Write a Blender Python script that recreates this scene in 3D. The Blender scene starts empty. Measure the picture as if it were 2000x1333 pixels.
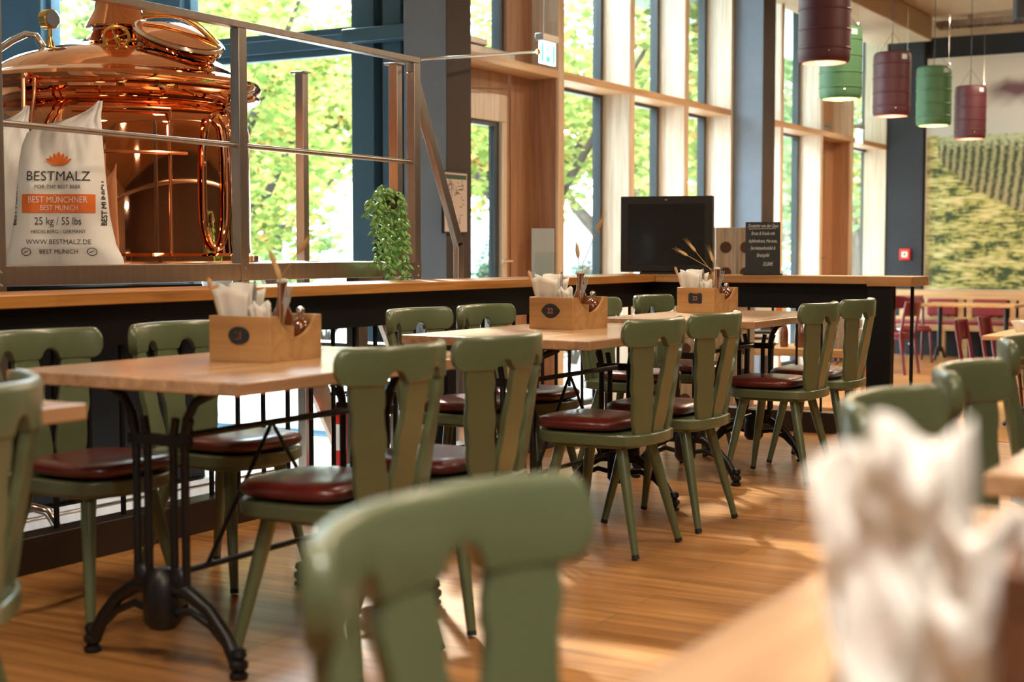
import bpy, math, random
from math import sin, cos, pi, radians, sqrt
from mathutils import Vector, Matrix, noise
random.seed(7)
sc = bpy.context.scene
COL = sc.collection

# ---------------------------------------------------------------- camera
cam = bpy.data.cameras.new('camera'); camo = bpy.data.objects.new('camera', cam); COL.objects.link(camo)
cam.sensor_width = 36; cam.lens = 2850/2000*36
camo.location = (0, 0, 1.09)
camo.rotation_euler = (radians(90-3.4837), 0, radians(30.0686))
cam.clip_start = .05; cam.clip_end = 200
cam.dof.use_dof = True; cam.dof.focus_distance = 6.8; cam.dof.aperture_fstop = 2.8
sc.camera = camo
sc.view_settings.view_transform = 'Standard'; sc.view_settings.look = 'None'
sc.view_settings.gamma = 1; sc.view_settings.use_curve_mapping = False
sc.view_settings.exposure = 1.12

# ---------------------------------------------------------------- world, sun, lights
w = bpy.data.worlds.new('sky'); sc.world = w; w.use_nodes = True
bg = w.node_tree.nodes['Background']; bg.inputs[0].default_value = (.80, .92, 1, 1); bg.inputs[1].default_value = 9
def light(name, kind, loc, rot, energy, color, size=1, sy=None):
    l = bpy.data.lights.new(name, kind); l.energy = energy; l.color = color
    if kind == 'AREA':
        l.size = size
        if sy: l.shape = 'RECTANGLE'; l.size_y = sy
    if kind == 'SUN': l.angle = size
    if kind == 'POINT': l.shadow_soft_size = size
    o = bpy.data.objects.new(name, l); COL.objects.link(o); o.location = loc; o.rotation_euler = rot; return o
sun = light('sun', 'SUN', (0, 0, 10), (0, 0, 0), 7.0, (1, .93, .82), radians(3))
sun.rotation_euler = Vector((.60, -.62, -.50)).to_track_quat('-Z', 'Y').to_euler()
WARM = (1, .80, .56)
for i, (x, y) in enumerate([(-2.9, 1.0), (-.6, 1.0), (2.0, 1.0), (-2.9, 5.2), (-.6, 5.2), (2.0, 5.2), (-1.2, 10.5), (-1.5, 15), (-3.2, 12.5), (-3.2, 18)]):
    light('ceiling_fill_light', 'AREA', (x, y, 3.9), (0, 0, 0), 26 if y < 8 else 45, WARM, .5)  # unseen fill lights added at ceiling height to brighten the room

light('foreground_fill_light', 'AREA', (.30, .55, 2.6), (0, 0, 0), 22, (1, .93, .85), .35)  # added fill light without a fixture, brightens the near table and napkins

# ---------------------------------------------------------------- materials
def mat(name, col=(.5, .5, .5), rough=.5, metal=0., spec=.5, **k):
    m = bpy.data.materials.new(name); m.use_nodes = True
    b = m.node_tree.nodes['Principled BSDF']
    b.inputs['Base Color'].default_value = (*col, 1); b.inputs['Roughness'].default_value = rough
    b.inputs['Metallic'].default_value = metal; b.inputs['Specular IOR Level'].default_value = spec
    if 'coat' in k: b.inputs['Coat Weight'].default_value = k['coat']; b.inputs['Coat Roughness'].default_value = .15
    if 'trans' in k: b.inputs['Transmission Weight'].default_value = k['trans']
    if 'emit' in k: b.inputs['Emission Color'].default_value = (*k['emit'], 1); b.inputs['Emission Strength'].default_value = k.get('es', 1)
    nt = m.node_tree
    if k.get('vary'):
        tc = nt.nodes.new('ShaderNodeTexCoord'); n = nt.nodes.new('ShaderNodeTexNoise'); n.inputs['Scale'].default_value = k.get('vs', 8)
        n.inputs['Detail'].default_value = 5
        r = nt.nodes.new('ShaderNodeValToRGB'); v = k['vary']
        r.color_ramp.elements[0].position = .3; r.color_ramp.elements[1].position = .7
        r.color_ramp.elements[0].color = (*[c*(1-v) for c in col], 1); r.color_ramp.elements[1].color = (*[min(1, c*(1+v)) for c in col], 1)
        mp = nt.nodes.new('ShaderNodeMapping'); mp.inputs['Scale'].default_value = k.get('vsc', (1, 1, 1))
        nt.links.new(tc.outputs['Object'], mp.inputs[0]); nt.links.new(mp.outputs[0], n.inputs['Vector'])
        nt.links.new(n.outputs[0], r.inputs[0]); nt.links.new(r.outputs[0], b.inputs['Base Color'])
    if k.get('bump'):
        tc = nt.nodes.new('ShaderNodeTexCoord'); n = nt.nodes.new('ShaderNodeTexNoise'); n.inputs['Scale'].default_value = k.get('bs', 60)
        bu = nt.nodes.new('ShaderNodeBump'); bu.inputs['Strength'].default_value = k['bump']; bu.inputs['Distance'].default_value = k.get('bd', .004)
        nt.links.new(tc.outputs['Object'], n.inputs['Vector']); nt.links.new(n.outputs[0], bu.inputs['Height']); nt.links.new(bu.outputs[0], b.inputs['Normal'])
    return m
def wood(name, c1, c2, along='Y', stave=.09, length=1.2, rough=.4, grain=30, coat=0, joint=0., contrast=.55):
    """oak: staves run along an axis; c1, c2 are the two stave colours"""
    m = mat(name, c1, rough, coat=coat) if coat else mat(name, c1, rough)
    nt = m.node_tree; L = nt.links; b = nt.nodes['Principled BSDF']
    tc = nt.nodes.new('ShaderNodeTexCoord'); sp = nt.nodes.new('ShaderNodeSeparateXYZ'); L.new(tc.outputs['Object'], sp.inputs[0])
    cb = nt.nodes.new('ShaderNodeCombineXYZ')
    order = {'Y': ('Y', 'X'), 'X': ('X', 'Y'), 'Z': ('Z', 'Y'), 'ZX': ('Z', 'X')}[along]
    L.new(sp.outputs[order[0]], cb.inputs[0]); L.new(sp.outputs[order[1]], cb.inputs[1])
    br = nt.nodes.new('ShaderNodeTexBrick'); L.new(cb.outputs[0], br.inputs['Vector'])
    br.inputs['Scale'].default_value = 1; br.inputs['Brick Width'].default_value = length; br.inputs['Row Height'].default_value = stave
    br.inputs['Mortar Size'].default_value = joint; br.inputs['Color1'].default_value = (*c1, 1); br.inputs['Color2'].default_value = (*c2, 1)
    br.inputs['Mortar'].default_value = (c1[0]*.35, c1[1]*.35, c1[2]*.35, 1); br.offset = .37
    mp = nt.nodes.new('ShaderNodeMapping')
    s = {'Y': (grain, 1.5, grain), 'X': (1.5, grain, grain), 'Z': (grain, grain, 1.5), 'ZX': (grain, grain, 1.5)}[along]
    mp.inputs['Scale'].default_value = s; L.new(tc.outputs['Object'], mp.inputs[0])
    n = nt.nodes.new('ShaderNodeTexNoise'); n.inputs['Scale'].default_value = 1; n.inputs['Detail'].default_value = 6; n.inputs['Distortion'].default_value = .6
    L.new(mp.outputs[0], n.inputs['Vector'])
    r = nt.nodes.new('ShaderNodeValToRGB'); r.color_ramp.elements[0].position = .3; r.color_ramp.elements[1].position = .65
    r.color_ramp.elements[0].color = (contrast, contrast*.9, contrast*.8, 1); r.color_ramp.elements[1].color = (1.1, 1.1, 1.1, 1)
    L.new(n.outputs[0], r.inputs[0])
    mx = nt.nodes.new('ShaderNodeMix'); mx.data_type = 'RGBA'; mx.blend_type = 'MULTIPLY'; mx.inputs[0].default_value = 1
    L.new(br.outputs[0], mx.inputs[6]); L.new(r.outputs[0], mx.inputs[7]); L.new(mx.outputs[2], b.inputs['Base Color'])
    return m
M = {}
M['floor'] = wood('oak_floor', (.52, .26, .088), (.40, .185, .058), 'X', .14, 1.9, .30, 22, joint=.0015, contrast=.6)
M['tabletop'] = wood('oak_tabletop', (.60, .385, .215), (.44, .26, .145), 'Y', .085, 2.2, .26, 26, coat=.35, joint=.0, contrast=.7)
M['counter'] = wood('oak_counter', (.56, .25, .06), (.46, .195, .045), 'Y', .09, 1.1, .32, 30, contrast=.6)
M['counterx'] = wood('oak_counter_across', (.50, .27, .11), (.42, .22, .09), 'X', .09, 1.1, .32, 30, contrast=.65)
M['box'] = wood('beech_box', (.50, .29, .12), (.45, .25, .10), 'X', .3, 2, .45, 22, contrast=.75)
M['fin'] = wood('spruce_fin', (.66, .52, .38), (.60, .47, .34), 'Z', .12, 3, .5, 35, contrast=.8)
M['finx'] = wood('spruce_fin_lit', (.72, .65, .54), (.66, .59, .49), 'ZX', .12, 3, .5, 35, contrast=.85)  # paler spruce, brightness of the daylit fin faces put into the colour
M['transom'] = wood('spruce_transom', (.62, .40, .22), (.56, .35, .19), 'Y', .2, 3, .5, 30, contrast=.8)
M['doorwood'] = wood('stained_door_wood', (.42, .23, .13), (.36, .195, .11), 'Z', .2, 4, .42, 30, contrast=.75)
M['bench'] = wood('pale_oak_bench', (.60, .42, .24), (.55, .38, .21), 'X', .2, 3, .45, 22, contrast=.85)
M['redtable'] = wood('oak_dining_table', (.55, .33, .14), (.48, .28, .12), 'X', .1, 2, .35, 25, contrast=.8)
M['weathered'] = wood('weathered_board', (.42, .36, .28), (.35, .30, .24), 'Z', .5, 3, .75, 40, contrast=.6)
M['green'] = mat('sage_green_paint', (.100, .130, .066), .34, coat=.5, vary=.06, vs=5, bump=.08, bs=90)
M['leather'] = mat('oxblood_leather', (.105, .010, .009), .34, spec=.6, coat=.35, vary=.25, vs=9, bump=.18, bs=45)
M['rubber'] = mat('black_rubber', (.012, .012, .012), .6)
M['iron'] = mat('black_cast_iron', (.005, .0055, .007), .40, spec=.45, bump=.15, bs=70)
M['blacksteel'] = mat('black_painted_steel', (.004, .0045, .006), .5, 0, .25)
M['plinth'] = mat('dark_plinth', (.020, .012, .010), .4)
M['steel'] = mat('brushed_stainless', (.42, .37, .33), .33, 1., vary=.08, vs=30, vsc=(1, 1, .05))
M['chrome'] = mat('chrome', (.75, .72, .68), .12, 1.)
M['copper'] = mat('polished_copper', (.88, .40, .20), .035, 1., vary=.04, vs=3)
M['copper2'] = mat('copper_pipe', (.83, .36, .18), .2, 1.)
M['brass'] = mat('brass', (.85, .58, .20), .17, 1.)
M['darkblue'] = mat('blue_grey_frame', (.050, .12, .18), .4)
M['frame'] = mat('anthracite_window_frame', (.045, .055, .062), .4)
M['colgrey'] = mat('blue_grey_plaster', (.16, .20, .26), .8, vary=.06, vs=5, bump=.15, bs=60)
M['blackwall'] = mat('anthracite_wall_paint', (.020, .024, .034), .75, vary=.1, vs=3)
M['white'] = mat('white_plaster', (.75, .73, .69), .8)
M['ceil'] = mat('spruce_ceiling', (.50, .38, .25), .6, vary=.12, vs=3, vsc=(1, .1, 1))
M['maroon'] = mat('maroon_lacquer', (.13, .010, .018), .3, coat=.3)
M['redpad'] = mat('maroon_cushion', (.20, .018, .028), .45, bump=.1, bs=40)
M['kegred'] = mat('wine_red_keg', (.060, .008, .014), .55)
M['keggreen'] = mat('green_keg', (.045, .13, .055), .55)
M['lampglow'] = mat('lamp_diffuser', (1, .8, .6), .5, emit=(1, .62, .30), es=9)
M['lampin'] = mat('keg_inside', (.55, .28, .16), .6)
M['paper'] = mat('white_paper', (.80, .78, .74), .8)
M['napkin'] = mat('white_napkin', (.82, .80, .76), .85, bump=.2, bs=30)
M['amber'] = mat('amber_glass', (.14, .035, .006), .06, spec=.8, coat=.6)
M['ceramic'] = mat('white_ceramic', (.7, .7, .68), .2)
M['cutlery'] = mat('cutlery_steel', (.62, .62, .64), .16, 1.)
M['black'] = mat('matt_black', (.006, .006, .007), .5)
M['screen'] = mat('black_display_glass', (.003, .003, .004), .14)
M['slate'] = mat('chalkboard_slate', (.014, .020, .028), .6, vary=.15, vs=7)
M['chalk'] = mat('white_chalk', (.75, .78, .8), .9)
M['redink'] = mat('number_paint', (.50, .20, .14), .7)
M['sack'] = mat('woven_white_sack', (.80, .81, .82), .55, bump=.3, bs=140, bd=.002)
M['orange'] = mat('orange_print', (.78, .17, .02), .6)
M['ink'] = mat('dark_print', (.030, .030, .040), .7)
M['wheat'] = mat('dried_wheat', (.55, .36, .16), .8)
M['red'] = mat('signal_red', (.62, .02, .015), .35)
M['leafg'] = mat('succulent_leaf', (.17, .36, .10), .45, vary=.35, vs=25)
M['stem'] = mat('plant_stem', (.10, .15, .05), .6)
M['pot'] = mat('dark_clay_pot', (.05, .03, .025), .7)
M['concrete'] = mat('light_paving', (.62, .60, .57), .85, vary=.08, vs=2)
M['lowfloor'] = M['floor']
M['exit'] = mat('exit_sign_light', (1, 1, 1), .4, emit=(.85, 1, .95), es=1.3)
M['exitgreen'] = mat('exit_sign_green', (0, .35, .2), .4, emit=(.02, .55, .36), es=1.6)
M['exthouse'] = mat('white_render_facade', (.72, .73, .74), .8)
M['extglass'] = mat('dark_window_glass', (.10, .16, .20), .1)
M['bark'] = mat('tree_bark', (.060, .048, .040), .9, vary=.4, vs=6, bump=.6, bs=9, bd=.05)
M['grass'] = mat('lawn', (.14, .24, .05), .9, vary=.3, vs=3)
M['acryl'] = mat('grey_frosted_acrylic', (.42, .48, .52), .3)
M['purple'] = mat('purple_plastic', (.25, .08, .35), .5)
def leafmat(name, stops):
    m = bpy.data.materials.new(name); m.use_nodes = True; nt = m.node_tree; L = nt.links
    nt.nodes.clear(); out = nt.nodes.new('ShaderNodeOutputMaterial')
    g = nt.nodes.new('ShaderNodeNewGeometry'); r = nt.nodes.new('ShaderNodeValToRGB')
    while len(r.color_ramp.elements) < len(stops): r.color_ramp.elements.new(.5)
    for e, (p, c) in zip(r.color_ramp.elements, stops): e.position = p; e.color = (*c, 1)
    L.new(g.outputs['Random Per Island'], r.inputs[0])
    d = nt.nodes.new('ShaderNodeBsdfDiffuse'); t = nt.nodes.new('ShaderNodeBsdfTranslucent'); mx = nt.nodes.new('ShaderNodeMixShader'); mx.inputs[0].default_value = .5
    L.new(r.outputs[0], d.inputs[0]); L.new(r.outputs[0], t.inputs[0]); L.new(d.outputs[0], mx.inputs[1]); L.new(t.outputs[0], mx.inputs[2]); L.new(mx.outputs[0], out.inputs[0])
    return m
M['leaf'] = leafmat('autumn_leaf', [(0, (.12, .20, .05)), (.35, (.22, .30, .08)), (.65, (.38, .42, .14)), (.88, (.50, .42, .15)), (1, (.45, .25, .09))])
M['leaf2'] = leafmat('green_leaf', [(0, (.07, .14, .06)), (.5, (.18, .27, .12)), (1, (.34, .40, .20))])
M['leaf3'] = leafmat('photinia_leaf', [(0, (.06, .16, .10)), (.5, (.16, .30, .21)), (.75, (.38, .42, .38)), (.9, (.45, .17, .17)), (1, (.52, .30, .28))])
# thin clear pane
g = bpy.data.materials.new('clear_glass'); g.use_nodes = True; nt = g.node_tree; nt.nodes.clear()
o_ = nt.nodes.new('ShaderNodeOutputMaterial'); t_ = nt.nodes.new('ShaderNodeBsdfTransparent'); t_.inputs[0].default_value = (.95, .98, .97, 1)
gl = nt.nodes.new('ShaderNodeBsdfGlossy'); gl.inputs['Roughness'].default_value = .02; lw = nt.nodes.new('ShaderNodeLayerWeight'); lw.inputs[0].default_value = .5; pw = nt.nodes.new('ShaderNodeMath'); pw.operation = 'POWER'; pw.inputs[1].default_value = 4.5; nt.links.new(lw.outputs['Facing'], pw.inputs[0]); fr = nt.nodes.new('ShaderNodeMath'); fr.operation = 'MULTIPLY_ADD'; fr.inputs[1].default_value = .45; fr.inputs[2].default_value = .03; nt.links.new(pw.outputs[0], fr.inputs[0])
mx = nt.nodes.new('ShaderNodeMixShader'); nt.links.new(fr.outputs[0], mx.inputs[0]); nt.links.new(t_.outputs[0], mx.inputs[1]); nt.links.new(gl.outputs[0], mx.inputs[2]); nt.links.new(mx.outputs[0], o_.inputs[0])
M['glass'] = g
M['picture'] = bpy.data.materials.new('printed_picture'); M['picture'].use_nodes = True
_n = M['picture'].node_tree.nodes.new('ShaderNodeVertexColor'); _n.layer_name = 'print'
M['picture'].node_tree.links.new(_n.outputs[0], M['picture'].node_tree.nodes['Principled BSDF'].inputs['Base Color'])
M['picture'].node_tree.nodes['Principled BSDF'].inputs['Roughness'].default_value = .6

# ---------------------------------------------------------------- mesh building
def bas(d):
    d = Vector(d).normalized(); a = Vector((0, 0, 1)) if abs(d.z) < .95 else Vector((1, 0, 0))
    u = d.cross(a).normalized(); return u, d.cross(u).normalized()
class MB:
    def __init__(s): s.v = []; s.f = []
    def add(s, vs, fs):
        n = len(s.v); s.v += [tuple(q) for q in vs]; s.f += [tuple(i+n for i in f) for f in fs]; return s
    def box(s, x0, x1, y0, y1, z0, z1):
        return s.add([(x, y, z) for z in (z0, z1) for y in (y0, y1) for x in (x0, x1)], [(0, 2, 3, 1), (4, 5, 7, 6), (0, 1, 5, 4), (2, 6, 7, 3), (0, 4, 6, 2), (1, 3, 7, 5)])
    def beam(s, p0, p1, a, b, up=(0, 0, 1)):
        """square bar between two points, a across, b along up"""
        p0 = Vector(p0); p1 = Vector(p1); d = (p1-p0).normalized(); u = d.cross(Vector(up))
        if u.length < 1e-4: u = Vector((1, 0, 0))
        u = u.normalized(); v = u.cross(d).normalized(); vs = []
        for p in (p0, p1):
            for i, j in ((-1, -1), (1, -1), (1, 1), (-1, 1)): vs.append(p+u*i*a/2+v*j*b/2)
        return s.add(vs, [(3, 2, 1, 0), (4, 5, 6, 7), (0, 1, 5, 4), (1, 2, 6, 5), (2, 3, 7, 6), (3, 0, 4, 7)])
    def tube(s, pts, r, n=12, cap=True):
        pts = [Vector(p) for p in pts]; rs = r if isinstance(r, (list, tuple)) else [r]*len(pts)
        rings = []; u = None
        for i, p in enumerate(pts):
            d = (pts[min(i+1, len(pts)-1)]-pts[max(i-1, 0)]).normalized()
            if u is None: u, _ = bas(d)
            u = (u-d*u.dot(d)).normalized(); w_ = d.cross(u)
            rings.append([p+(u*cos(2*pi*k/n)+w_*sin(2*pi*k/n))*rs[i] for k in range(n)])
        vs = [q for rg in rings for q in rg]; fs = []
        for i in range(len(pts)-1):
            for k in range(n): a = i*n+k; b = i*n+(k+1) % n; fs.append((a, b, b+n, a+n))
        if cap: fs.append(tuple(range(n-1, -1, -1))); fs.append(tuple((len(pts)-1)*n+k for k in range(n)))
        return s.add(vs, fs)
    def lathe(s, prof, c=(0, 0, 0), n=32, axis=None):
        vs = []; fs = []; c = Vector(c)
        if axis: d = Vector(axis).normalized(); u, w_ = bas(d)
        else: d = Vector((0, 0, 1)); u = Vector((1, 0, 0)); w_ = Vector((0, 1, 0))
        for (r, z) in prof:
            for k in range(n): vs.append(c+d*z+(u*cos(2*pi*k/n)+w_*sin(2*pi*k/n))*max(r, 1e-4))
        for i in range(len(prof)-1):
            for k in range(n): a = i*n+k; b = i*n+(k+1) % n; fs.append((a, b, b+n, a+n))
        fs.append(tuple(range(n-1, -1, -1))); fs.append(tuple((len(prof)-1)*n+k for k in range(n)))
        return s.add(vs, fs)
    def prism(s, poly, fn, t0, t1):
        """closed 2-D outline extruded; fn(a, b, t) -> xyz"""
        n = len(poly); vs = [fn(a, b, t) for t in (t0, t1) for a, b in poly]
        return s.add(vs, [tuple(range(n-1, -1, -1)), tuple(range(n, 2*n))]+[(i, (i+1) % n, (i+1) % n+n, i+n) for i in range(n)])
    def ball(s, c, r, n=12, sc_=(1, 1, 1)):
        vs = []; fs = []; c = Vector(c); m = max(4, n//2)
        for i in range(m+1):
            th = pi*i/m
            for k in range(n): vs.append(c+Vector((sin(th)*cos(2*pi*k/n)*sc_[0], sin(th)*sin(2*pi*k/n)*sc_[1], -cos(th)*sc_[2]))*r)
        for i in range(m):
            for k in range(n): a = i*n+k; b = i*n+(k+1) % n; fs.append((a, b, b+n, a+n))
        return s.add(vs, fs)
    def grid(s, nu, nv, fn):
        vs = [fn(i/nu, j/nv) for j in range(nv+1) for i in range(nu+1)]
        return s.add(vs, [(j*(nu+1)+i, j*(nu+1)+i+1, (j+1)*(nu+1)+i+1, (j+1)*(nu+1)+i) for j in range(nv) for i in range(nu)])
    def build(s, name, m, parent=None, bevel=0, seg=2, smooth=True, angle=38, world=False, sub=0, solid=0):
        me = bpy.data.meshes.new(name); vs = s.v
        if world and parent is not None:
            l = root_loc(parent); vs = [(a-l.x, b-l.y, c-l.z) for a, b, c in vs]
        me.from_pydata(vs, [], s.f); me.validate(); me.update()
        if smooth:
            me.shade_smooth(); me.set_sharp_from_angle(angle=radians(angle))
        me.materials.append(m if not isinstance(m, str) else M[m])
        o = bpy.data.objects.new(name, me); COL.objects.link(o)
        if parent is not None: o.parent = parent
        if solid: q = o.modifiers.new('solid', 'SOLIDIFY'); q.thickness = solid; q.offset = 0
        if bevel: q = o.modifiers.new('bevel', 'BEVEL'); q.width = bevel; q.segments = seg; q.limit_method = 'ANGLE'; q.angle_limit = radians(40)
        if sub: q = o.modifiers.new('sub', 'SUBSURF'); q.levels = sub; q.render_levels = sub
        return o
def root_loc(o):
    l = Vector(o.location)
    while o.parent: o = o.parent; l += Vector(o.location)
    return l
def tag(o, label=None, cat=None, group=None, kind=None):
    if label: o['label'] = label
    if cat: o['category'] = cat
    if group: o['group'] = group
    if kind: o['kind'] = kind
    return o
def thing(name, label, cat, loc=(0, 0, 0), rz=0, group=None, kind=None):
    o = bpy.data.objects.new(name, None); o.empty_display_size = .1; COL.objects.link(o)
    o.location = loc; o.rotation_euler = (0, 0, rz); return tag(o, label, cat, group, kind)
KIDS = {}
def copy_tree(o, parent=None):
    c = o.copy(); COL.objects.link(c)
    if parent is not None: c.parent = parent
    for ch in [q for q in bpy.data.objects if q.parent == o and q.name in COL.objects]: copy_tree(ch, c)
    return c
def struct(name, mb, m, **k):
    return tag(mb.build(name, m, **k), kind='structure')
def text_mesh(s, size, fn, shear=0, align='CENTER', bold=.0009):
    """lettering as a flat mesh; fn(u, v) -> xyz"""
    cu = bpy.data.curves.new('t', 'FONT'); cu.body = s; cu.size = size; cu.shear = shear; cu.align_x = align; cu.resolution_u = 3
    o = bpy.data.objects.new('t', cu); COL.objects.link(o)
    me = bpy.data.meshes.new_from_object(o.evaluated_get(bpy.context.evaluated_depsgraph_get()))
    bpy.data.objects.remove(o); bpy.data.curves.remove(cu)
    mb = MB()
    for du, dv in (((0, 0),) if not bold else ((-bold, 0), (bold, 0), (0, bold), (0, -bold))):      # heavier strokes
        mb.add([fn(v.co.x+du, v.co.y+dv) for v in me.vertices], [tuple(p.vertices) for p in me.polygons])
    bpy.data.meshes.remove(me)
    return mb

LOW = -.33        # floor level beyond the raised dining platform
XW = -5.78        # inner face of the long window wall
YE = 20.6         # far end wall
YG = 8.95         # glass wall of the brewing bay
ZT = 2.53         # underside of the transom

# ================================================================ the setting
b = MB(); b.box(-3.97, 5, -4, 8.62, -.30, 0); struct('floor', b, 'floor')
b = MB(); b.box(-3.97, 5, 8.62, YE, LOW-.05, LOW); b.box(XW-.35, -3.97, YG-.1, YE, LOW-.05, LOW); struct('floor_lower', b, 'floor')
b = MB(); b.box(-12, -3.97, -4, YG-.1, LOW-.05, LOW); struct('floor_bay', b, 'concrete')
b = MB(); b.box(-3.97, 5, 8.62, 8.655, -.32, .004); struct('trim_1', b, 'counter')
b = MB(); b.box(XW-.4, 5, -4, YE+.1, 4.25, 4.4); b.box(-12, XW-.4, -4, YG+.1, 4.6, 4.7); struct('ceiling', b, 'ceil')
b = MB()
b.box(XW-.02, 5.1, YE, YE+.2, LOW, 4.26); struct('wall_end', b, 'blackwall')
b = MB(); b.box(5, 5.2, -4, YE, LOW, 4.3); struct('wall_right', b, mat('dark_umber_wall', (.075, .052, .040), .7))
b = MB(); b.box(-12, 5.2, -4.2, -4, LOW, 4.6); struct('wall_back', b, 'white')
b = MB(); b.box(-12.2, -12, -4, YG, LOW, 4.6); struct('wall_left', b, 'colgrey')
n_w = [0]
def window(name, planes, **k): pass
# long window wall: fins (vertical timber), transom, panes
FINS = [(10.75, 10.86), (12.14, 12.23), (13.39, 13.48), (16.16, 16.24), (17.60, 17.68), (18.84, 18.94)]
FD = .31
nt_ = 2
for y0, y1 in FINS:
    b = MB(); b.box(XW-FD, XW, y0, y1, LOW, 4.25)
    o = struct('trim_%d' % nt_, b, 'fin', bevel=.004); nt_ += 1
    b = MB(); b.box(XW-FD+.02, XW-.012, y0-.003, y0, LOW, 4.25); b.build('lit_side', 'finx', o)  # thin pale sheet: daylight on this fin face put into its colour
for y0, y1, f in ((14.66, 14.67, 0), (20.52, YE, 1)):
    b = MB(); b.box(XW-FD, XW, y0-.06, y1, LOW, 4.25); struct('trim_%d' % nt_, b, 'finx'); nt_ += 1
for y0, y1 in ((9.3, 10.75), (10.86, 14.60), (15.0, 17.6), (17.6, 20.52)):
    b = MB(); b.box(XW-FD+.02, XW+.003, y0, y1, ZT, ZT+.065); struct('trim_%d' % nt_, b, 'transom', bevel=.004); nt_ += 1
def window(y0, y1, fr=.055, xx=XW-FD):
    """one bay: a pane below and a pane above the transom in slim anthracite frames"""
    global nt_
    n_w[0] += 1
    o = None
    for z0, z1 in ((LOW+.02, ZT), (ZT+.065, 4.2)):
        b = MB(); b.box(xx-.05, xx+.03, y0, y0+fr*.6, z0, z1); b.box(xx-.05, xx+.03, y1-fr, y1, z0, z1)
        b.box(xx-.05, xx+.03, y0+fr*.6, y1-fr, z0, z0+fr); b.box(xx-.05, xx+.03, y0+fr*.6, y1-fr, z1-.03, z1)
        if o is None: o = struct('window_%d' % n_w[0], b, 'frame'); p = o
        else: p = b.build('upper_frame', 'frame', o)
        b = MB(); b.box(xx-.012, xx-.006, y0+fr*.6, y1-fr, z0+fr, z1-.03); b.build('pane', 'glass', p)
for y0, y1 in ((10.86, 12.14), (12.23, 13.39), (13.48, 14.60), (15.0, 16.16), (16.24, 17.60), (18.94, 20.52)): window(y0, y1)
def door(n, y0, y1):
    """glazed timber door, wood side panel and closer, upper light above the transom"""
    xx = XW-FD+.02; ys = y1-.42
    b = MB(); b.box(xx-.08, xx+.04, y0, ys+.03, 2.36, ZT); b.box(xx-.08, xx+.04, ys-.03, ys+.05, LOW, 2.36); b.box(xx-.08, xx+.04, y0, y0+.08, LOW, 2.36)
    o = struct('door_%d' % n, b, 'doorwood', bevel=.006)
    b = MB(); b.box(xx-.03, xx+.05, ys+.05, y1, LOW, ZT); b.box(xx+.05, XW-.02, y1-.012, y1, LOW, ZT); b.build('side_panel', 'doorwood', o)
    b = MB(); b.box(xx-.02, xx+.06, y0+.08, ys-.03, 2.14, 2.36); b.box(xx-.02, xx+.06, ys-.11, ys-.03, LOW+.02, 2.14); b.box(xx-.02, xx+.06, y0+.08, y0+.16, LOW+.02, 2.14); b.box(xx-.02, xx+.06, y0+.16, ys-.11, LOW+.02, LOW+.2)
    lf = b.build('door_leaf', 'finx', o, bevel=.005)
    b = MB(); b.box(xx-.03, xx+.03, ys-.17, ys-.11, LOW+.2, 2.14); b.box(xx-.03, xx+.03, y0+.16, y0+.2, LOW+.2, 2.14); b.box(xx-.03, xx+.03, y0+.2, ys-.17, 2.10, 2.14); b.build('glazing_bead', 'frame', lf)
    b = MB(); b.box(xx-.005, xx+.001, y0+.2, ys-.17, LOW+.2, 2.10); b.build('pane', 'glass', lf)
    b = MB(); b.box(xx+.06, xx+.13, y0+.2, y0+.56, 2.25, 2.31); b.beam((xx+.10, y0+.25, 2.33), (xx+.12, ys-.2, 2.39), .02, .012); b.build('door_closer', 'steel', lf, bevel=.006)
    b = MB(); b.tube([(xx+.06, ys-.07, 1.02), (xx+.13, ys-.07, 1.02), (xx+.13, ys-.21, 1.02)], .011, 8); b.build('door_handle', 'chrome', lf)
    n_w[0] += 1
    b = MB(); zz = ZT+.065; x2 = XW-FD
    b.box(x2-.05, x2+.03, y0, y0+.06, zz, 4.2); b.box(x2-.05, x2+.03, ys-.06, ys, zz, 4.2); b.box(x2-.05, x2+.03, y0+.06, ys-.06, zz, zz+.08)
    w_ = struct('window_%d' % n_w[0], b, 'frame')
    b = MB(); b.box(x2-.02, x2+.06, ys, y1, zz, 4.2); b.build('side_panel', 'doorwood', w_)
    b = MB(); b.box(x2-.012, x2-.006, y0+.06, ys-.06, zz+.08, 4.2); b.build('pane', 'glass', w_)
    b = MB(); b.box(x2+.03, x2+.15, y0+.05, ys-.02, zz+.02, zz+.10); b.box(x2+.05, x2+.17, y0+.1, y0+.8, zz+.1, zz+.15); b.build('window_drive', 'steel', w_, bevel=.008)
door(1, 9.05, 10.75); door(2, 17.68, 18.84)
# plaster columns
for n, (x0, x1, y0, y1) in enumerate(((-5.80, -5.45, 8.51, 8.83), (-5.78, -5.45, 14.66, 15.02))):
    b = MB(); b.box(x0, x1, y0, y1, LOW, 4.25); o = struct('trim_%d' % nt_, b, 'colgrey', bevel=.006); nt_ += 1
    b = MB(); b.box(x1, x1+.004, y0+.003, y1, LOW, 4.25); b.build('shaded_side', mat('umber_shade', (.035, .022, .020), .7), o)  # thin dark sheet: shade on the column's room side put into the colour
b = MB(); b.box(-5.26-.55, -5.26, YE-.12, YE, LOW, 4.25); struct('trim_%d' % nt_, b, 'blackwall', bevel=.01); nt_ += 1
# ceiling beam along the windows and timber beam over the end wall, cable tray
b = MB(); b.box(XW-.1, -5.05, 11.0, YE-.6, 3.93, 4.24); struct('trim_%d' % nt_, b, 'ceil', bevel=.01); nt_ += 1
b = MB(); b.box(XW, 5, YE-.22, YE, 4.28-.06, 4.26); b.box(XW, 5, YE-.16, YE-.001, 4.05, 4.25); struct('trim_%d' % nt_, b, 'ceil'); nt_ += 1
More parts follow.
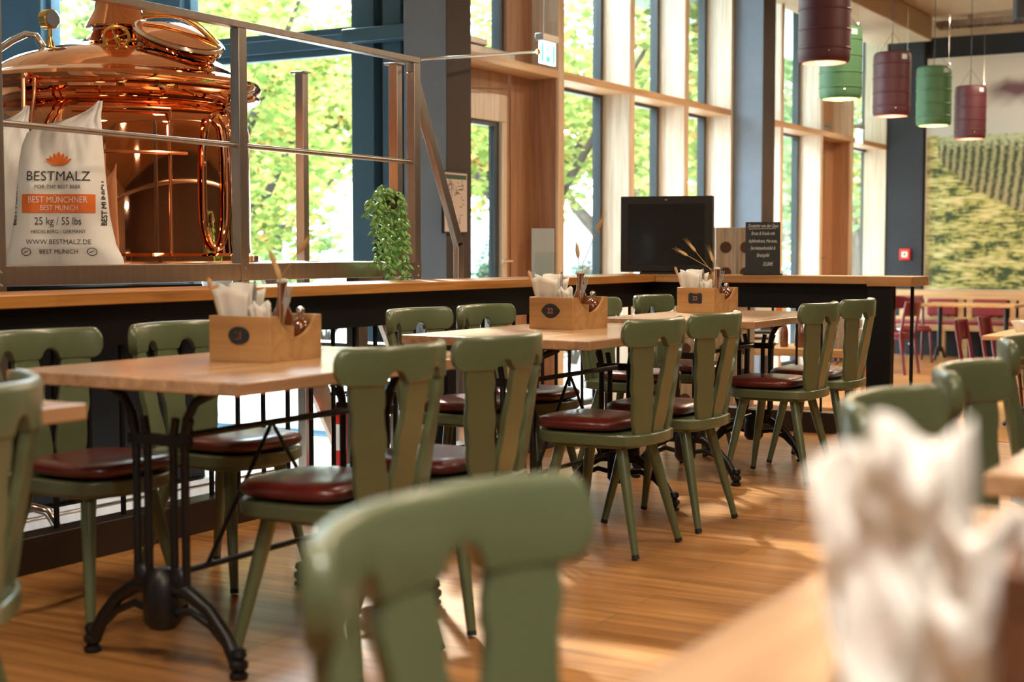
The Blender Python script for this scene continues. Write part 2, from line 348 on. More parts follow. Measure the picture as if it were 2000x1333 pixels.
# ---- glass wall of the brewing bay
def gw(x0, x1): 
    return MB().box(x0, x1, YG-.10, YG+.12, LOW, 4.6)
for x0, x1 in ((-6.50, -6.30), (-6.22, -6.06), (-8.62, -8.18), (-10.28, -9.75)):
    struct('trim_%d' % nt_, gw(x0, x1), 'darkblue', bevel=.006); nt_ += 1
b = MB(); b.box(-6.30, -6.22, YG+.0, YG+.14, LOW, 4.6); b.box(-6.06, -5.80, YG-.02, YG+.12, LOW, 4.6); struct('trim_%d' % nt_, b, 'frame'); nt_ += 1
b = MB(); b.box(-12, -6.50, YG-.06, YG+.1, 2.62, 2.72); b.box(-6.5, -5.8, YG-.22, YG-.1, 2.62, 2.72); struct('trim_%d' % nt_, b, 'darkblue', bevel=.005); nt_ += 1
for x0, x1 in ((-8.18, -6.50), (-9.75, -8.62), (-12, -10.28)):
    n_w[0] += 1; o = None
    for z0, z1 in ((LOW, 2.62), (2.72, 4.6)):
        b = MB(); f = .05
        b.box(x0, x0+f, YG-.03, YG+.05, z0, z1); b.box(x1-f, x1, YG-.03, YG+.05, z0, z1); b.box(x0+f, x1-f, YG-.03, YG+.05, z0, z0+f); b.box(x0+f, x1-f, YG-.03, YG+.05, z1-f, z1)
        if o is None: o = struct('window_%d' % n_w[0], b, 'darkblue'); p = o
        else: p = b.build('upper_frame', 'darkblue', o)
        b = MB(); b.box(x0+f, x1-f, YG+.006, YG+.012, z0+f, z1-f); b.build('pane', 'glass', p)

# ================================================================ outdoors
b = MB(); b.box(-70, XW-.36, YG+.2, 90, LOW-.12, LOW-.07); b.box(-70, -12.3, -30, YG+.2, LOW-.12, LOW-.07)
tag(b.build('paved_yard', 'concrete'), 'pale paved yard outside the windows', 'ground', kind='structure')
b = MB(); b.box(XW-2.3, XW-.36, 12.3, 26, 4.22, 4.4); tag(b.build('entrance_canopy', mat('canopy_soffit', (.45, .60, .58), .6)), 'pale green canopy slab outside above the far windows', 'canopy')
def crown_mb(c, rad, n, s, seed):
    rnd = random.Random(seed); b = MB(); cl = []
    n = int(n*2.2); s *= .62
    for k in range(max(6, n//230)):
        while True:
            p = Vector((rnd.uniform(-1, 1), rnd.uniform(-1, 1), rnd.uniform(-1, 1)))
            if p.length < 1: break
        cl.append((p*.82, rnd.uniform(.16, .30)))
    for k in range(n):
        q, r = cl[k % len(cl)]
        d = Vector((rnd.gauss(0, 1), rnd.gauss(0, 1), rnd.gauss(0, 1))).normalized()*r*rnd.uniform(.3, 1)
        p = q+d; P = Vector((c[0]+p.x*rad[0], c[1]+p.y*rad[1], c[2]+p.z*rad[2]))
        u = Vector((rnd.gauss(0, 1), rnd.gauss(0, 1), rnd.gauss(0, 1))).normalized(); v, w_ = bas(u); ss = s*rnd.uniform(.6, 1.3)
        b.add([P-v*ss, P-w_*ss*.55, P+v*ss, P+w_*ss*.55], [(0, 1, 2, 3)])
    return b
TREES = [  # x, y, trunk r, crown centre z, radii, leaves, leaf size, trunk lean, label
    (-10.3, 17.3, .24, 4.0, (3.3, 3.2, 2.9), 5200, .13, .4, 'leafy autumn tree whose dark trunk shows through the glazed wooden door'),
    (-13.2, 15.0, .22, 3.6, (3.0, 2.6, 3.0), 5200, .12, -.3, 'yellow-green tree seen through the large pane right of the copper kettle'),
    (-15.5, 12.6, .20, 4.0, (2.4, 2.2, 2.2), 2600, .12, .2, 'sparse tree outside behind the dome of the copper kettle'),
    (-12.2, 24.5, .25, 4.6, (3.4, 3.4, 3.4), 5200, .16, .2, 'yellowing tree outside behind the windows right of the exit sign'),
    (-12.6, 31.5, .25, 5.2, (4.2, 4.2, 4.2), 5200, .2, .3, 'tall pale green tree outside behind the black display'),
    (-12.3, 41.0, .3, 6.0, (4.8, 5.2, 5.6), 5200, .26, -.3, 'distant tall tree seen between the two blue-grey columns'),
    (-21.5, 26.0, .3, 5.0, (5.2, 5.0, 5.0), 6000, .25, .3, 'broad autumn tree in the background behind the bay window'),
]
for i, (x, y, tr, cz, rad, n, ls, ln, lb) in enumerate(TREES):
    t = thing('tree', lb, 'tree', (x, y, LOW-.1), 0, 'trees outside the windows')
    pts = [(0, 0, 0), (ln*.15, 0, .8), (ln*.4, .05, 1.7), (ln, .1, cz-.3)]
    b = MB(); b.tube(pts, [tr*1.25, tr, tr*.85, tr*.5], 12)
    for k in range(6):
        a = k*1.05+i; b.tube([(ln*.4+.0, .05, 1.6+k*.15), (ln*.6+cos(a)*.8, sin(a)*.8, 2.3+k*.2), (ln+cos(a)*rad[0]*.6, sin(a)*rad[1]*.6, cz+.3+.2*k)], [tr*.4, tr*.28, tr*.1], 8)
    b.build('trunk', 'bark', t)
    crown_mb((ln, 0, cz), rad, n, ls, i+11).build('foliage', 'leaf' if i not in (2, 4) else 'leaf2', t, smooth=False)
SH = [(-6.9, 11.2, .85, 1.0, 1100, 'leaf3', 'pink and green photinia shrub outside the door beside the tree trunk'),
      (-9.0, 17.2, .9, .9, 900, 'leaf3', 'pale green shrub outside the first window right of the door'),
      (-8.0, 21.8, 1.2, 1.3, 1200, 'leaf3', 'pale green shrub outside the window behind the small chalkboard'),
      (-14.5, 19.0, 1.6, 1.0, 1500, 'leaf2', 'dark green hedge outside at the foot of the bay window'),
      (-17.5, 14.6, 1.7, .9, 1300, 'leaf2', 'low green bush outside right behind the copper kettle')]
for i, (x, y, r, h, n, m, lb) in enumerate(SH):
    t = thing('shrub', lb, 'shrub', (x, y, LOW-.1), 0, 'shrubs outside the windows')
    b = MB()
    for k in range(7): a = k*.9; b.tube([(0, 0, 0), (cos(a)*r*.3, sin(a)*r*.3, h*.7), (cos(a)*r*.6, sin(a)*r*.6, h*1.4)], [.03, .02, .008], 6)
    b.build('stem', 'bark', t); crown_mb((0, 0, h*.95), (r, r, h), n, .06 if r < 1.3 else .09, 50+i).build('foliage', m, t, smooth=False)
def house(x, y, sx, sy, h, lb, rz=0):
    t = thing('house', lb, 'building', (x, y, LOW-.1), rz)
    MB().box(-sx/2, sx/2, -sy/2, sy/2, 0, h).build('wall', 'exthouse', t)
    r = MB(); r.prism([(-sy/2-.3, h), (sy/2+.3, h), (0, h+.9)], lambda a, c, tt: (tt, a, c), -sx/2-.3, sx/2+.3); r.build('roof', M['exthouse'], t)
    for k in range(int(sx//1.6)):
        xx = -sx/2+.8+k*1.6
        f = MB().box(xx-.35, xx+.35, -sy/2-.04, -sy/2+.02, .9, 1.9).build('window', 'extglass', t)
house(-23.0, 19.5, 6.0, 3, 2.2, 'low white house beyond the yard, seen through the bay window')
house(-21.0, 40, 9, 3, 2.4, 'long white building in the distance behind the first window right of the door')

# ================================================================ bar counter around the platform
t = thing('bar_counter', 'long oak topped standing counter on black steel railing around the dining platform', 'counter', (-3.87, 5, 0))
b = MB(); b.box(-4.17, -3.80, .5, 8.72, .905, .95); b.build('worktop', 'counter', t, bevel=.004, world=True)
b = MB(); b.box(-3.7995, -2.46, 8.35, 8.72, .905, .95); b.build('worktop_end', 'counterx', t, bevel=.004, world=True)
b = MB(); b.box(-2.459, -2.20, 8.34, 8.73, .893, .95); b.build('end_block', 'counterx', t, bevel=.004, world=True)
b = MB(); b.box(-3.90, -3.865, .5, 8.42, .755, .904); b.box(-3.90, -2.32, 8.42, 8.46, .755, .904); b.build('apron', 'blacksteel', t, world=True)
b = MB(); b.box(-3.965, -3.86, .5, 8.55, 0, .125); b.box(-3.86, -2.35, 8.50, 8.60, 0, .125); b.build('plinth', 'plinth', t, bevel=.004, world=True)
for x0, x1, y0, y1 in ((-2.46, -2.32, 8.36, 8.44), (-3.95, -3.87, 6.05, 6.13), (-3.95, -3.87, 2.2, 2.28), (-3.95, -3.87, 8.36, 8.44)):
    b = MB(); b.box(x0, x1, y0, y1, 0.0 if x0 > -3 else .12, .904); b.build('post', 'blacksteel', t, bevel=.003, world=True)
k = 0
y = .7
while y < 8.4:
    MB().box(-3.921, -3.907, y-.007, y+.007, .12, .80).build('railing_bar', 'blacksteel', t, world=True); y += .16
x = -3.72
while x < -2.4:
    MB().box(x-.006, x+.006, 8.545, 8.557, .12, .80).build('railing_bar', 'blacksteel', t, world=True); x += .155
MB().box(-2.245, -2.228, 8.50, 8.517, 0, .895).build('railing_bar', 'blacksteel', t, world=True)

# ================================================================ green chairs
def make_chair(name='wooden_chair'):
    t = thing(name, None, 'chair')
    po = [(.235, -.10), (.252, -.05), (.256, 0), (.252, .05), (.235, .10), (.20, .165), (.16, .198), (.11, .208), (-.10, .198), (-.16, .185), (-.205, .13), (-.218, .06), (-.220, 0), (-.218, -.06), (-.205, -.13), (-.16, -.185), (-.10, -.198), (.11, -.208), (.16, -.198), (.20, -.165)]
    b = MB(); b.prism(po, lambda a, c, z: (a, c, z), .400, .440)
    inner = [(a*.80+.01, c*.80) for a, c in po]; b.prism(inner, lambda a, c, z: (a, c, z), .385, .3995)
    b.build('seat', 'green', t, bevel=.006, seg=3)
    # cushion
    def cush(u, v):
        a = 2*pi*u; ca, sa = cos(a), sin(a); ex = .5
        rx = abs(ca)**ex*(1 if ca > 0 else -1); ry = abs(sa)**ex*(1 if sa > 0 else -1)
        th = pi*v; rr = sin(th)**.32 if 0 < v < 1 else 0; z = -cos(th); z = (abs(z)**.75)*(1 if z > 0 else -1)
        wy = .192*(1-.07*(-rx if rx < 0 else 0))*(1-.10*max(0, rx)**3)
        return (.062+.178*rx*rr, wy*ry*rr, .4665+z*.0265)
    b = MB(); b.grid(40, 12, cush); b.build('cushion', 'leather', t)
    for sx, sy in ((1, 1), (1, -1), (-1, 1), (-1, -1)):
        fx, fy = (.205 if sx > 0 else -.205), .19*sy; tx, ty = (.12*sx+.01), .120*sy
        P = lambda s_: (tx+(fx-tx)*s_, ty+(fy-ty)*s_, .405*(1-s_)+.004*s_)
        b = MB(); b.tube([P(0), P(.25), P(.6), P(.965)], [.0215, .021, .0175, .0135], 14); lg = b.build('leg', 'green', t)
        b = MB(); b.tube([P(.965), P(1)], [.0142, .0138], 12); b.build('foot_cap', 'rubber', lg)
    # curved back: arc in plan, three carved splats, scalloped rail
    RA = .3745; PHM = .695
    def arc(ph, x0=-.257, r=RA): return (x0+r*(1-cos(ph)), r*sin(ph))
    prof = [(0, .040), (.06, .044), (.16, .051), (.26, .050), (.36, .046), (.42, .046), (.50, .052), (.56, .051), (.66, .046), (.76, .045), (.80, .049), (.87, .050), (.94, .046), (1, .042)]
    for pb_, pt in ((0, 0), (-1, -.47), (1, .47)):
        out = [(q, w2) for q, w2 in prof]+[(q, -w2) for q, w2 in reversed(prof)]
        bx, by, ab = -.192+.006*abs(pb_), .108*pb_, .25*pb_
        tx_, ty_ = arc(pt)
        def fn(q, wd, tt):
            cx = bx+(tx_-bx)*q; cy = by+(ty_-by)*q; an = ab+(pt-ab)*q
            return (cx+sin(an)*wd+cos(an)*tt, cy+cos(an)*wd-sin(an)*tt, .436+q*.336)
        b = MB(); b.prism(out, fn, -.010, .010); b.build('splat', 'green', t, bevel=.003)
    N = 64; rings = []
    def low(ph):
        d = abs(abs(ph)-.235)*RA       # notches between the splats
        if d < .032: return .757+.034*sqrt(max(0, 1-(d/.032)**2))
        return .757
    for i in range(N+1):
        ph = -PHM+2*PHM*i/N; e = max(0, (abs(ph)-.60)/.10); rd = sqrt(max(.0, 1-min(1, e)**2.2)); zc = .806
        z1 = zc+(.855-zc)*max(.25, rd); z0 = zc-(zc-low(ph))*max(.25, rd)
        c, s1 = cos(ph), sin(ph)
        def pt_(o, z): x_, y_ = arc(ph); return (x_+c*o, y_-s1*o, z)
        rings.append([pt_(-.014, z0), pt_(.014, z0), pt_(.014, z1-.016), pt_(.008, z1-.003), pt_(-.003, z1), pt_(-.012, z1-.005), pt_(-.016, z1-.018)])
    b = MB(); n = 7
    vs = [p for r in rings for p in r]; fs = [(i*n+k_, (i+1)*n+k_, (i+1)*n+(k_+1) % n, i*n+(k_+1) % n) for i in range(N) for k_ in range(n)]
    fs += [tuple(range(n)), tuple(N*n+k_ for k_ in range(n-1, -1, -1))]
    b.add(vs, fs); b.build('top_rail', 'green', t, bevel=.004, angle=50)
    return t
chair0 = make_chair(); used = False
def chair(x, y, rz, label, group):
    global used
    c = chair0 if not used else copy_tree(chair0); used = True
    c.location = (x, y, 0); c.rotation_euler = (0, 0, rz); tag(c, label, 'chair', group); return c
GA = 'green chairs on the aisle side of the numbered tables'; GW = 'green chairs between the numbered tables and the counter'; GR = 'green chairs along the near right-hand tables'
A = pi
chair(-2.345, 3.12, A, 'green chair with its back to the aisle, left one at table 21', GA)
chair(-2.345, 3.66, A, 'green chair with its back to the aisle, right one at table 21', GA)
chair(-2.385, 4.83, A, 'green chair at the near corner of table 22, aisle side', GA)
chair(-2.385, 5.40, A, 'green chair on the aisle side of table 22, second from its near corner', GA)
chair(-2.40, 6.73, A, 'green chair at the near corner of table 23, aisle side', GA)
chair(-2.40, 7.34, A, 'green chair at table 23, aisle side, nearest the counter end post', GA)
chair(-3.27, 3.11, 0, 'green chair facing the aisle at table 21, left one below the platform', GW)
chair(-3.27, 3.72, .0, 'green chair facing the aisle, directly left of the box numbered 21', GW)
chair(-3.23, 5.12, .0, 'green chair facing the aisle at table 22, left one under the hanging plant', GW)
chair(-3.21, 5.63, .0, 'green chair facing the aisle at table 22, left of the box numbered 22', GW)
chair(-3.20, 6.74, .0, 'green chair facing the aisle, peeping out right of the box numbered 22', GW)
chair(-3.18, 7.38, .0, 'green chair facing the aisle directly left of the box numbered 23', GW)
chair(-2.36, 1.76, A+.66, 'green chair cut off by the left edge of the photo, facing away', GA)
chair(-.545, 1.165, .0, 'big blurred green chair back in the foreground centre', GR)
chair(-.47, 2.43, .0, 'blurred green chair behind the white napkins, nearer of the overlapping pair', GR)
chair(-.50, 3.15, .0, 'blurred green chair at right, farther of the overlapping pair', GR)
chair(-.60, 4.27, -.05, 'green chair cut off by the right edge of the photo', GR)

# ================================================================ numbered tables
TZ = .778
def make_table():
    t = thing('dining_table', None, 'table')
    b = MB(); b.box(-.40, .40, -.61, .61, TZ-.034, TZ); b.build('tabletop', 'tabletop', t, bevel=.004)
    for s_ in (-1, 1):
        Y = s_*.455
        b = MB()
        for dx in (-.085, -.045, .045, .085):
            b.tube([(dx, Y, .20), (dx, Y, .60), (dx*1.25, Y, .66)], .0115, 10)
        b.box(-.105, .105, Y-.012, Y+.012, .585, .615)
        b.lathe([(.035, .10), (.05, .12), (.05, .22), (.032, .25), (.02, .26)], (0, Y, 0), 16)
        for sx in (-1, 1):  # ring bosses and flared brackets under the top
            b.lathe([(.02, 0), (.026, .015), (.02, .04), (.014, .05)], (sx*.066, Y, .215), 12)
            b.tube([(sx*.085, Y, .60), (sx*.095, Y, .66), (sx*.125, Y, .705), (sx*.19, Y, .735)], [.014, .013, .013, .014], 10)
        b.box(-.26, .26, Y-.03, Y+.03, .731, TZ-.0345)
        co = b.build('pedestal', 'iron', t, bevel=.002)
        for sx in (-1, 1):
            b = MB()
            b.tube([(sx*.02, Y, .21), (sx*.09, Y, .205), (sx*.16, Y, .165), (sx*.215, Y, .105), (sx*.25, Y, .045)], [.02, .02, .018, .018, .02], 12)
            b.tube([(sx*.02, Y, .14), (sx*.10, Y, .155), (sx*.17, Y, .125), (sx*.22, Y, .08)], .011, 10)
            b.lathe([(.018, 0), (.024, .003), (.024, .012), (.015, .018), (.025, .03), (.025, .042), (.014, .05), (.022, .06), (.018, .075), (.006, .08)], (sx*.258, Y, .002), 14)
            b.build('foot', 'iron', t)
    b = MB(); b.tube([(0, -.44, .60), (0, .44, .60)], .010, 8)
    b.tube([(0, -.44, .235), (0, .44, .235)], .009, 8); b.build('stretcher', 'iron', t)
    b = MB(); b.tube([(0, -.28, .235), (0, 0, .60), (0, .28, .235)], .007, 8); b.build('brace', 'iron', t)
    return t
tab0 = make_table()
TABS = [(-2.70, 3.28, 'oak topped table on cast-iron pedestals carrying the box numbered 21'),
        (-2.725, 5.17, 'oak topped table on cast-iron pedestals carrying the box numbered 22'),
        (-2.74, 6.83, 'oak topped table on cast-iron pedestals carrying the box numbered 23'),
        (-2.665, 1.55, 'oak table at the left edge of the photo, only its far corner showing'),
        (-.05, 1.22, 'blurred oak table filling the bottom right corner of the photo'),
        (-.05, 2.72, 'oak table at the right edge behind the white napkins')]
for i, (x, y, lb) in enumerate(TABS):
    c = tab0 if i == 0 else copy_tree(tab0); c.location = (x, y, 0); tag(c, lb, 'table', 'oak tables with black cast-iron pedestals')

# ================================================================ cutlery boxes with their contents
def num_plate(shape):
    if shape == 'oval': return [(cos(a)*.038, sin(a)*.025) for a in [2*pi*k/28 for k in range(28)]]
    if shape == 'lens':
        p = []
        for k in range(28):
            a = 2*pi*k/28; p.append((cos(a)*.044*(1 if abs(cos(a)) < .9 else 1.05), sin(a)*.029*(1-.35*abs(cos(a))**3)))
        return p
    p = []
    for sx, sy in ((1, 1), (-1, 1), (-1, -1), (1, -1)):
        q = [(.040, .018), (.040, .022), (.034, .023), (.032, .028), (.024, .027), (.012, .024)]
        if sx*sy < 0: q = q[::-1]
        p += [(a*sx, c*sy) for a, c in q]
    return p
def bottle_mb(h=.23, r=.030):
    return MB().lathe([(r*.9, 0), (r, .006), (r, h*.42), (r*.92, h*.52), (r*.55, h*.66), (r*.42, h*.80), (r*.40, h*.93), (r*.46, h*.935), (r*.46, h*.97), (r*.40, h)], n=20)
WX, WY, WH = .225, .235, .13     # box footprint and height
def box_unit(x, y, rz, num, shape):
    t = thing('cutlery_box', 'wooden cutlery and condiment box numbered %s on its oak table' % num, 'box', (x, y, TZ), rz, 'numbered wooden boxes on the tables')
    hx, hy, th = WX/2, WY/2, .011
    b = MB(); b.box(-hx, hx, -hy, -hy+th, 0, WH); b.build('front_panel', 'box', t, bevel=.0015)
    b = MB(); b.box(-hx, hx, hy-th, hy, 0, WH); b.build('back_panel', 'box', t, bevel=.0015)
    out = [(-hy+th, 0), (hy-th, 0), (hy-th, WH)]
    for k in range(13):
        u = k/12; yy = hy*.80-u*hy*1.50; out.append((yy, WH-.062*sin(pi*u)**.8))
    out += [(-hy+th, WH)]
    for sx in (-1, 1):
        b = MB(); b.prism(out, lambda a, c, tt: (tt, a, c), sx*hx-(th if sx > 0 else 0), sx*hx+(th if sx < 0 else 0)); b.build('side_panel', 'box', t)
    b = MB(); b.box(-hx+th, hx-th, -hy+th, hy-th, .002, .01); b.box(-hx+th, hx-th, -.005, .003, .01, WH-.03); b.build('base_and_divider', 'box', t)
    b = MB(); b.prism(num_plate(shape), lambda a, c, tt: (a+.0, tt, c+WH*.58), -hy-.0035, -hy); pl = b.build('number_plate', 'slate', t)
    text_mesh(num, .030, lambda u, v: (u, -hy-.0042, v+WH*.58-.010)).build('number', 'redink', pl, smooth=False)
    R = Matrix.Rotation(rz, 3, 'Z')
    def W(px, py, pz=0): q = R @ Vector((px, py, 0)); return (x+q.x, y+q.y, TZ+pz)
    return W
def lean_thing(o, rx, ry, rz): o.rotation_euler = (rx, ry, rz)
WT = ['the box numbered 21', 'the box numbered 22', 'the box numbered 23']
# prototypes
def mk_bottle(lb, loc, h, r, gr):
    b = bottle_mb(h, r); t = thing('bottle', lb, 'bottle', loc, 0, gr)
    b.build('bottle_body', 'amber', t)
    MB().lathe([(r*.5, h*.985), (r*.52, h*1.0), (r*.45, h*1.03), (r*.1, h*1.035)], n=14).build('stopper', 'ceramic', t)
    MB().tube([(r*.48, 0, h*.94), (r*.56, 0, h*.99), (0, 0, h*1.045), (-r*.56, 0, h*.99), (-r*.48, 0, h*.94)], .0015, 6).build('wire_clip', 'chrome', t)
    return t
def mk_mill(lb, loc, gr):
    t = thing('shaker', lb, 'shaker', loc, 0, gr)
    MB().lathe([(.022, 0), (.026, .01), (.03, .05), (.031, .075), (.026, .095), (.014, .105)], n=20).build('shaker_body', 'amber', t)
    MB().lathe([(.015, .104), (.006, .110), (.006, .118), (.012, .122), (.013, .130), (.009, .138), (.002, .140)], n=14).build('knob', 'chrome', t)
    return t
def mk_napkins(lb, loc, gr, rz, n=6, h=.185, wd=.155):
    t = thing('napkin_bundle', lb, 'napkins', loc, rz, gr); rnd = random.Random(len(lb))
    for k in range(n):
        a = -.42+.10*k+rnd.uniform(-.04, .04); yo = -.018+k*.0072; hh = h*rnd.uniform(.86, 1.05); w2 = wd*rnd.uniform(.8, 1)
        def fn(u, v, a=a, yo=yo, hh=hh, w2=w2, k=k):
            xx = (u-.5)*w2*(.50+.45*v); z = .02+v*hh; return (xx+sin(a)*v*.05, yo+(v-.3)*(k-3)*.004+.004*sin(u*9+k), z+.012*sin(u*4+k*1.7)*v)
        MB().grid(8, 8, fn).build('napkin', 'napkin', t, solid=.0022)
    return t
def mk_cutlery(lb, loc, gr, kind, tilt, rz):
    t = thing(kind, lb, kind, loc, rz, gr); t.rotation_euler = (tilt[0], tilt[1], rz)
    b = MB()
    if kind == 'knife':
        b.prism([(-.006, .01), (.006, .01), (.008, .10), (.010, .13), (.009, .19), (.002, .215), (-.008, .20), (-.008, .12)], lambda a, c, tt: (a, tt, c), -.0014, .0014); b.build('blade', 'cutlery', t)
    elif kind == 'fork':
        b.prism([(-.005, .0), (.005, .0), (.004, .13), (.011, .16), (.011, .205), (.007, .205), (.006, .168), (.002, .168), (.002, .205), (-.002, .205), (-.002, .168), (-.006, .168), (-.007, .205), (-.011, .205), (-.011, .16), (-.004, .13)], lambda a, c, tt: (a, tt, c), -.001, .001); b.build('prongs', 'cutlery', t)
    else:
        b.lathe([(.0035, 0), (.0045, .05), (.0035, .17), (.007, .19), (.0075, .21), (.002, .22)], n=8); b.build('handle', M['box'], t)
    return t
specs = [(-2.752, 3.320, 0.0, '21', 'oval'), (-2.800, 5.300, -.17, '22', 'lens'), (-2.925, 7.085, -.17, '23', 'badge')]
for i, (x, y, rz, num, shp) in enumerate(specs):
    W = box_unit(x, y, rz, num, shp); wt = WT[i]
    mk_napkins('white paper napkins fanned out of the left of %s' % wt, W(-.052, -.048, .012), 'paper napkins in the boxes', rz-.1)
    mk_napkins('folded white paper pocket standing mid-way in %s' % wt, W(.045, -.050, .012), 'paper pockets in the boxes', rz+.15, 4, .135, .05)
    mk_bottle('tall brown swing-top bottle leaning in %s' % wt, W(.030, .040, .0125), .215, .034, 'brown bottles in the boxes')
    mk_mill('small brown shaker in front of the tall bottle in %s' % wt, W(-.03, .045, .0125), 'shakers with metal knobs')
    mk_mill('small brown shaker at the right side of %s' % wt, W(.066, .078, .0125), 'shakers with metal knobs')
    mk_cutlery('steel knife sticking up between the napkins of %s' % wt, W(-.015, -.055, .02), 'cutlery in the boxes', 'knife', (0, .10, 0), rz)
    mk_cutlery('steel fork sticking up behind the napkins of %s' % wt, W(.06, -.02, .015), 'cutlery in the boxes', 'fork', (0, .18, 0), rz+.3)
    mk_cutlery('wooden handle poking out at the left of %s' % wt, W(-.088, -.06, .03), 'wooden handles in the boxes', 'utensil', (0, -.35, 0), rz)
    t = thing('wheat_sprig', 'dried wheat ears rising out of %s' % wt, 'dried wheat', W(.045, .01, .015), rz, 'wheat sprigs in the boxes')
    if i == 2: ends = [(-.02, 0, .19, -.16, .0, .335), (-.01, 0, .20, -.22, 0, .30), (0, 0, .20, -.035, 0, .29)]
    elif i == 1: ends = [(0, 0, .25, -.01, 0, .32), (.02, 0, .25, .11, 0, .42)]
    else: ends = [(0, 0, .22, -.03, 0, .29), (.0, 0, .22, .10, 0, .33), (.0, 0, .22, -.015, 0, .26)]
    for a in ends:
        p = Vector(a[:3]); q = Vector(a[3:]); d = (q-p)
        b = MB(); b.tube([(0, 0, 0), p, p+d*.45, q], .0012, 6); e = b.build('stalk', 'wheat', t)
        b = MB(); b.lathe([(.001, 0), (.007, .012), (.0085, .03), (.006, .05), (.001, .065)], q-d.normalized()*.05, 8, axis=d)
        for k in range(10):
            s0 = q-d.normalized()*(.045-.005*k); u, v = bas(d); dd = (d.normalized()+(u*cos(k*2.4)+v*sin(k*2.4))*.22).normalized(); b.tube([s0, s0+dd*.055], [.0008, .0003], 4)
        b.build('ear', 'wheat', e)
# foreground box with crumpled napkins at right
t = thing('cutlery_box', 'blurred dark wooden box at the right edge of the near table, holding napkins', 'box', (-.075, .98, TZ), .1, 'numbered wooden boxes on the tables')
b = MB(); b.box(-.11, .11, -.115, -.104, 0, .13); b.box(-.11, .11, .104, .115, 0, .13); b.box(-.11, -.10, -.104, .104, 0, .13); b.box(.10, .11, -.104, .104, 0, .13); b.box(-.10, .10, -.104, .104, .001, .01); b.build('box_body', wood('walnut_box', (.16, .07, .03), (.13, .055, .025), 'X', .3, 2, .4), t)
t = thing('crumpled_napkin', 'large blurred white napkin spilling towards the camera in the right foreground', 'napkin', (-.25, .95, TZ), 0)
def nap(seed, c, wd, ht, rz, ln):
    # a sheet standing on one edge: width along rz, leaning by ln
    def fn(u, v):
        n = noise.noise(Vector((u*3+seed, v*3, seed)))*.02+noise.noise(Vector((u*7, v*7, seed)))*.008
        x_ = (u-.5)*wd*(1-.35*v); y_ = n+(v*.01)
        return (c[0]+cos(rz)*x_-sin(rz)*y_+ln*v, c[1]+sin(rz)*x_+cos(rz)*y_, c[2]+v*ht+.01*sin(u*6+seed))
    return fn
MB().grid(18, 18, nap(1, (.0, .0, .012), .10, .185, .5, .010)).build('napkin_sheet', 'napkin', t, solid=.002)
MB().grid(18, 18, nap(5, (.012, -.012, .012), .09, .165, .6, -.045)).build('napkin_sheet', 'napkin', t, solid=.002)
MB().grid(18, 18, nap(9, (.055, -.02, .012), .08, .13, .2, .0)).build('napkin_sheet', 'napkin', t, solid=.002)
# ================================================================ things standing on the counter
t = thing('display_screen', 'black flat screen in a thick black frame standing on the counter corner', 'screen', (-3.86, 8.66, .95), radians(12))
MB().box(-.30, .30, -.03, .03, .012, .50).build('casing', 'black', t, bevel=.006)
MB().box(-.25, .25, -.033, -.0305, .06, .45).build('panel', 'screen', t)
MB().box(-.16, .16, -.08, .08, 0, .012).build('stand', 'black', t)
MB().box(-.008, .008, -.032, -.0302, .472, .480).build('camera_dot', 'redink', t)
t = thing('chalkboard', 'small black chalkboard menu with white handwriting standing on the counter', 'chalkboard', (-3.15, 8.50, .95), radians(22))
tl = -.06
F_ = lambda u, v, d=0: (u, -.012-d+v*.10*0+v*.08, v)
b = MB(); b.prism([(-.105, .008), (.105, .008), (.105, .325), (-.105, .325)], lambda a, c, tt: (a, tt+c*.08, c), 0, .008); pan = b.build('slate_panel', 'slate', t)
MB().box(-.12, .12, -.02, .06, 0, .010).build('stand', 'black', t, bevel=.002)
lines = [('Zweierlei von der Gans', .0265, .292, 0), ('Brust & Keule mit', .027, .246, 0), ('Apfelrotkraut, Maronen,', .0245, .200, 0), ('Serviettenkn\u00f6del &', .027, .156, 0), ('Bratapfel', .029, .112, 0), ('32,00\u20ac', .029, .058, .03)]
for s_, sz, zz, xo in lines:
    q = text_mesh(s_, sz*.80, lambda u, v: (u*.90+xo, (v*1.35+zz)*.08-.0012, v*1.35+zz), shear=.3, bold=.0005); q.build('chalk_line', 'chalk', pan, smooth=False)
b = MB(); b.add([(x_, .281*.08-.0012, z_) for x_, z_ in ((-.085, .281), (.08, .284), (.08, .286), (-.085, .2835))], [(0, 1, 2, 3)])
b.build('chalk_underline', 'chalk', pan, smooth=False)
t = thing('leaflet_holder', 'grey acrylic leaflet holder standing on the long counter', 'leaflet holder', (-4.0, 7.26, .95), radians(62))
MB().box(-.075, .075, -.004, .004, .004, .275).build('back_plate', 'acryl', t)
MB().box(-.075, .075, -.035, -.031, .004, .14).build('front_pocket', 'glass', t)
MB().box(-.075, .075, -.04, .03, 0, .004).build('base', 'acryl', t)
